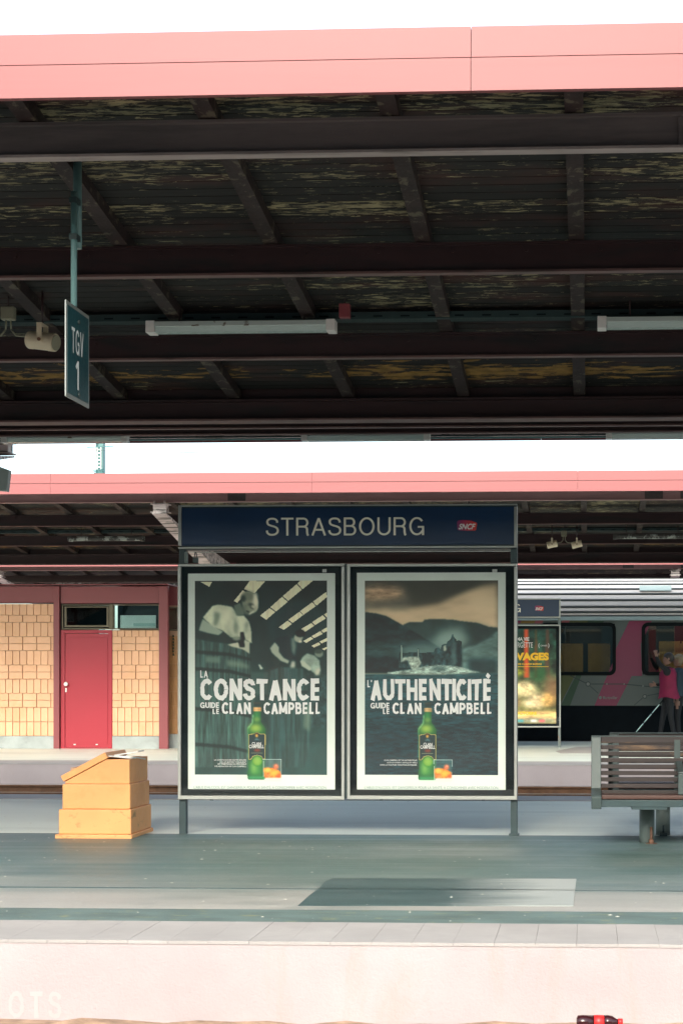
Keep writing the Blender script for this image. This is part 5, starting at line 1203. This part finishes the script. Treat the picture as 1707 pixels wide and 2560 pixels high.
def head(parent, c, yaw, tilt, skin, hair, hairlen=0, s=1.0):
    """head with face; yaw 0 looks towards -x"""
    Mh = Matrix.Translation(c) @ Matrix.Rotation(yaw, 4, 'Z') @ Matrix.Rotation(tilt, 4, 'Y') @ Matrix.Scale(s, 4)
    n = 20; rings = []
    prof = [(-.115,.030,.035,-.035),(-.10,.052,.048,-.025),(-.07,.072,.058,-.012),(-.035,.084,.066,-.004),(0,.092,.073,.0),(.04,.096,.077,.006),(.075,.088,.072,.010),(.10,.066,.056,.012),(.118,.034,.03,.012)]
    for z_, rx, ry, ox in prof:
        ring = []
        for i in range(n):
            t = 2*math.pi*i/n; x = ox-rx*math.cos(t); y = ry*math.sin(t)
            f = max(0, math.cos(t))**10
            if -.05 < z_ < .02: x -= f*.020*(1-abs(z_+.02)/.04 if abs(z_+.02) < .04 else 0)
            ring.append(Mh @ Vector((x, y, z_)))
        rings.append(ring)
    h = MB().loft(rings).build('head', skin, parent)
    for s_ in (-1, 1):
        MB().tube(Mh @ Vector((-.082, s_*.030, .008)), Mh @ Vector((-.094, s_*.030, .008)), .010, 10).build('eye', M['rubber'], h)
        MB().loft([[Mh @ Vector((.005+.018*math.cos(t)*k, s_*(.070+.012*j), .0+.03*math.sin(t)*k)) for t in [2*math.pi*i/10 for i in range(10)]] for j, k in ((0,.9),(1,1),(1.4,.7))]).build('ear', skin, h)
    MB().box((-.094,-.020,-.062),(-.080,.020,-.054), Mh).build('mouth', M['maroon'], h)
    MB().loft([[Mh @ Vector(q) for q in r_] for r_ in ([(-.088,-.006,.012),(-.088,.006,.012),(-.080,.006,.012),(-.080,-.006,.012)],[(-.118,-.013,-.026),(-.118,.013,-.026),(-.080,.013,-.026),(-.080,-.013,-.026)],[(-.100,-.009,-.034),(-.100,.009,-.034),(-.080,.009,-.034),(-.080,-.009,-.034)])]).build('nose', skin, h)
    rings = []
    hp = [(-.05-hairlen, .5, .35), (-.05, .78, .55), (-.01,1.04,.85),(.04,1.10,1.0),(.075,1.12,1.0),(.10,1.15,1.0),(.122,.9,1.0),(.134,.35,1.0)]
    base = {-.05-hairlen:(.080,.066), -.05:(.080,.064), -.01:(.090,.072), .04:(.096,.078), .075:(.089,.073), .10:(.068,.058), .122:(.045,.040), .134:(.03,.03)}
    r2 = np.random.default_rng(3)
    for z_, k, front in hp:
        rx, ry = base[z_]; ring = []
        for i in range(24):
            t = 2*math.pi*i/24; cx = -math.cos(t); kk = 1.1*(1+r2.normal(0, .02)) if k > .8 else 1.08*max(k,.6)
            x = .008+rx*cx*kk
            if cx < 0: x = .008+rx*cx*(kk if front >= 1 else front*.6+.05*0)
            ring.append(Mh @ Vector((x+ (.02 if front < .8 and cx < 0 else 0), ry*math.sin(t)*kk, z_)))
        rings.append(ring)
    MB().loft(rings).build('hair', hair, parent)
    return h
M['skin'] = surf('skin', (.22,.12,.09), .5, var=.06)
M['hairdark'] = surf('dark_brown_hair', (.018,.014,.012), .5, var=.3, bscale=90)
M['hairblond'] = surf('blond_hair', (.22,.18,.11), .5, var=.3, bscale=90)
M['blackcloth'] = surf('black_cloth', (.008,.010,.014), .85, var=.2)
M['pinkvest'] = surf('magenta_vest_cloth', (.20,.002,.045), .7, var=.15, scale=8)
M['navyjacket'] = surf('navy_jacket_cloth', (.012,.035,.055), .7, var=.2)
M['tealcloth'] = surf('teal_backpack_cloth', (.02,.16,.20), .7, var=.2)
M['redtop'] = surf('red_top_cloth', (.42,.02,.03), .8, var=.1)
M['jeans'] = surf('blue_jeans_cloth', (.05,.13,.20), .8, var=.15)

def person_vest():
    Y = 32.5; g = P(1669, 1857, Y)
    o = empty('person', (g.x, Y, 0), 'person in magenta vest over black clothes with one arm raised, behind the bench', 'person', 'people on the middle platform')
    J = {'hip': ((0,0,.92), (.14,.10)), 'waist': ((.0,0,1.08), (.13,.10)), 'chest': ((.0,0,1.28), (.155,.11)), 'neckb': ((.0,0,1.43), (.07,.06)), 'neck': ((-.01,0,1.49), .048)}
    B = [('hip','waist'),('waist','chest'),('chest','neckb'),('neckb','neck')]
    sc = {'shR': ((-.03,-.17,1.40), .062), 'elR': ((-.16,-.19,1.50), .048), 'wrR': ((-.235,-.19,1.66), .030),
          'shL': ((-.02,.17,1.40), .062), 'elL': ((-.06,.20,1.12), .046), 'wrL': ((-.22,.10,1.12), .030),
          'thR': ((.02,-.09,.86), .088), 'knR': ((.05,-.09,.48), .058), 'anR': ((.12,-.09,.09), .042), 'toR': ((-.03,-.09,.035), .036),
          'thL': ((-.02,.09,.86), .088), 'knL': ((-.10,.09,.48), .058), 'anL': ((-.16,.09,.09), .042), 'toL': ((-.31,.09,.035), .036)}
    J.update(sc)
    B += [('chest','shR'),('shR','elR'),('elR','wrR'),('chest','shL'),('shL','elL'),('elL','wrL'),('hip','thR'),('thR','knR'),('knR','anR'),('anR','toR'),('hip','thL'),('thL','knL'),('knL','anL'),('anL','toL')]
    hand_joints(J, B, 'wrR', (-.15,0,1), (1,0,0), 'R', .6); hand_joints(J, B, 'wrL', (-1,-.25,-.05), (0,0,1), 'L', 1.0)
    def asg(c):
        if c.z > 1.665 or (c.x < -.225 and c.z < 1.3 and c.z > .95) : return 0
        if c.z > 1.465 and c.x > -.08 and abs(c.y) < .09: return 0
        return 1
    skin_body('body', J, B, [M['skin'], M['blackcloth']], asg, o)
    head(o, Vector((.0,0,1.615)), R(0), R(8), M['skin'], M['hairdark'])
    # vest, open at the shoulders
    rings = []; r3 = np.random.default_rng(8)
    for z_, rx, ry, cx in ((.865,.215,.19,.01),(.90,.20,.18,.01),(1.0,.175,.165,.005),(1.12,.160,.155,.0),(1.24,.165,.175,.0),(1.34,.165,.185,.0),(1.415,.13,.13,.01),(1.45,.085,.08,.01)):
        rings.append([(cx+(rx*(1+.05*math.sin(5*t+z_*9)))*math.cos(t), ry*(1+.05*math.sin(6*t))*math.sin(t), z_+(.02*math.sin(3*t+1) if z_ < .88 else 0)) for t in [2*math.pi*i/28 for i in range(28)]])
    MB().loft(rings, close=False).build('vest', M['pinkvest'], o)
    # sleeve caps over the vest
    MB().loft([[(-.03+.075*math.cos(t)*k, -.155-.02*j, 1.375+.085*math.sin(t)*k) for t in [2*math.pi*i/16 for i in range(16)]] for j, k in ((0,.9),(1,1),(2,.9),(2.6,.5))]).build('shoulder', M['blackcloth'], o)
    # cane
    c = P(1648,1760,Y)-o.location; e = P(1568,1852,Y)-o.location
    cn = tag(empty('walking_cane', o.location, 'thin white cane slanting down from the person in the magenta vest', 'cane'))
    hp_ = Vector((-.235,.08,1.10)); 
    a = Vector((c.x, c.y+.02, c.z)); b = Vector((e.x, 0, .02)); dr = (b-a).normalized(); st = a-dr*.42
    cuts = [0,.18,.42,.66,.9]
    L_ = (b-a).length
    MB().tube(st, a, .010, 10).build('grip', M['rubber'], cn)
    for k in range(4): MB().tube(a+dr*(L_*k/4+.012), a+dr*(L_*(k+1)/4-.012), .009, 10).build('section', M['canewhite'] if k < 3 else M['redtop'], cn)
    for k in range(5): MB().tube(a+dr*(L_*k/4-.011), a+dr*(L_*k/4+.011), .0085, 8).build('joint', M['rubber'], cn)
M['canewhite'] = plain('cane_reflective_white', (.50,.72,.72), .4)
person_vest()
def person_plain(loc, rz, label, top, legs, hair, grp, hl=.05, pack=None, yaw=R(0)):
    o = empty('person', loc, label, 'person', grp); o.rotation_euler.z = rz
    J = {'hip': ((0,0,.92), (.14,.10)), 'waist': ((0,0,1.06), (.125,.10)), 'chest': ((0,0,1.27), (.15,.11)), 'neckb': ((0,0,1.41), (.07,.06)), 'neck': ((-.01,0,1.47), .045),
         'shR': ((0,-.17,1.37), .060), 'elR': ((.03,-.21,1.10), .044), 'wrR': ((-.06,-.19,.90), .029), 'shL': ((0,.17,1.37), .060), 'elL': ((.03,.21,1.10), .044), 'wrL': ((-.08,.19,.90), .029),
         'thR': ((.0,-.09,.86), .086), 'knR': ((.0,-.09,.48), .056), 'anR': ((.03,-.09,.09), .042), 'toR': ((-.12,-.09,.035), .036), 'thL': ((.0,.09,.86), .086), 'knL': ((-.04,.09,.48), .056), 'anL': ((-.06,.09,.09), .042), 'toL': ((-.21,.09,.035), .036)}
    B = [('hip','waist'),('waist','chest'),('chest','neckb'),('neckb','neck'),('chest','shR'),('shR','elR'),('elR','wrR'),('chest','shL'),('shL','elL'),('elL','wrL'),('hip','thR'),('thR','knR'),('knR','anR'),('anR','toR'),('hip','thL'),('thL','knL'),('knL','anL'),('anL','toL')]
    hand_joints(J, B, 'wrR', (-.15,0,-1), (-1,0,0), 'R', .4); hand_joints(J, B, 'wrL', (-.15,0,-1), (-1,0,0), 'L', .4)
    def asg(c):
        if c.z > 1.45 or (abs(c.y) > .145 and c.z < .895 and c.z > .65): return 0
        if c.z < .98 and abs(c.y) < .185: return 2
        return 1
    skin_body('body', J, B, [M['skin'], top, legs], asg, o)
    head(o, Vector((0,0,1.59)), yaw, R(4), M['skin'], hair, hl)
    rings = [[(rx*math.cos(t), ry*math.sin(t), z_) for t in [2*math.pi*i/24 for i in range(24)]] for z_, rx, ry in ((.90,.165,.185),(1.05,.155,.17),(1.22,.165,.185),(1.34,.155,.19),(1.41,.10,.12),(1.445,.065,.07))]
    MB().loft(rings, close=False).build('jacket', top, o)
    if pack: MB().loft([[(.18+.09*math.cos(t)*k, .14*math.sin(t)*k, z_) for t in [2*math.pi*i/16 for i in range(16)]] for z_, k in ((1.0,.6),(1.04,.95),(1.2,1),(1.34,.95),(1.40,.6))]).build('backpack', pack, o)
    return o
g = P(1692, 1857, 32.9)
person_plain((g.x+.02, 32.85, 0), R(-14), 'fair haired person in dark jacket with teal backpack, cut by the right edge', M['navyjacket'], M['blackcloth'], M['hairblond'], 'people on the middle platform', pack=M['tealcloth'])
person_plain((-5.2, -.9, 0), R(-90), 'person in red top and blue jeans, faintly mirrored in the left poster glass', M['redtop'], M['jeans'], M['hairdark'], None)

# ------------------------------------------------------------------ litter by the near track
q = P(1497, 2556, 7.72)
o = empty('drink_bottle', (P(1440,2556,7.72).x, 7.72, q.z), 'dropped cola bottle with red label and cap, lying on the ballast', 'bottle')
M['cola'] = plain('cola_liquid', (.035,.008,.01), .15); M['redlabel'] = plain('red_label', (.75,.02,.02), .4); M['clearplastic'] = plain('pale_clear_plastic', (.55,.62,.60), .12)
def lat(prof, m, nme, par):
    return MB().loft([[(x, r*math.cos(t), r*math.sin(t)) for t in [2*math.pi*i/18 for i in range(18)]] for x, r in prof]).build(nme, m, par)
lat([(0,.02),(.006,.031),(.03,.033),(.08,.031)], M['cola'], 'lower_body', o); lat([(.0801,.0325),(.125,.0325)], M['redlabel'], 'label', o); lat([(.1251,.031),(.145,.032),(.165,.028),(.185,.014),(.190,.013)], M['cola'], 'shoulder', o); lat([(.1905,.016),(.212,.016)], M['redlabel'], 'cap', o)
o.rotation_euler = (0, R(0), R(4))
# a few small stones and wrappers on the platforms

# faded spray letters on the platform face and grit on the paving
st = stroke_mesh('OTS', .26, .13, .17, .3); st.materials.append(M['fadedpaint'])
o = bpy.data.objects.new('faded_graffiti', st); col.objects.link(o); o.rotation_euler = (R(90), 0, R(0)); q = P(22, 2545, A0-.0015); o.location = (q.x, A0-.0015, q.z)
tag(o, 'faded white spray painted letters low on the platform face at the left', 'graffiti')
def specks(name, y0, y1, n, seed, rmax):
    r = np.random.default_rng(seed); mb = MB()
    for _ in range(n):
        y = r.uniform(y0, y1); x = r.uniform(-.34*y-1.0, .1*y+1.2); s = r.uniform(.25, 1)**2*rmax; a = r.uniform(0, 3.14); z = .0085
        pts = [(x+s*math.cos(a+k*2.1)*r.uniform(.6,1.8), y+s*math.sin(a+k*2.1)*r.uniform(.6,1.2)) for k in range(3)]
        mb.add([(p[0],p[1],z) for p in pts]+[(x,y,z+s*.35)], [(0,1,3),(1,2,3),(2,0,3),(0,2,1)])
    return tag(mb.build(name, M['speck']), 'small pale specks of grit and litter scattered on the near platform', 'grit', kind='stuff')
specks('grit_specks', A0+.1, A1-.3, 520, 4, .011)
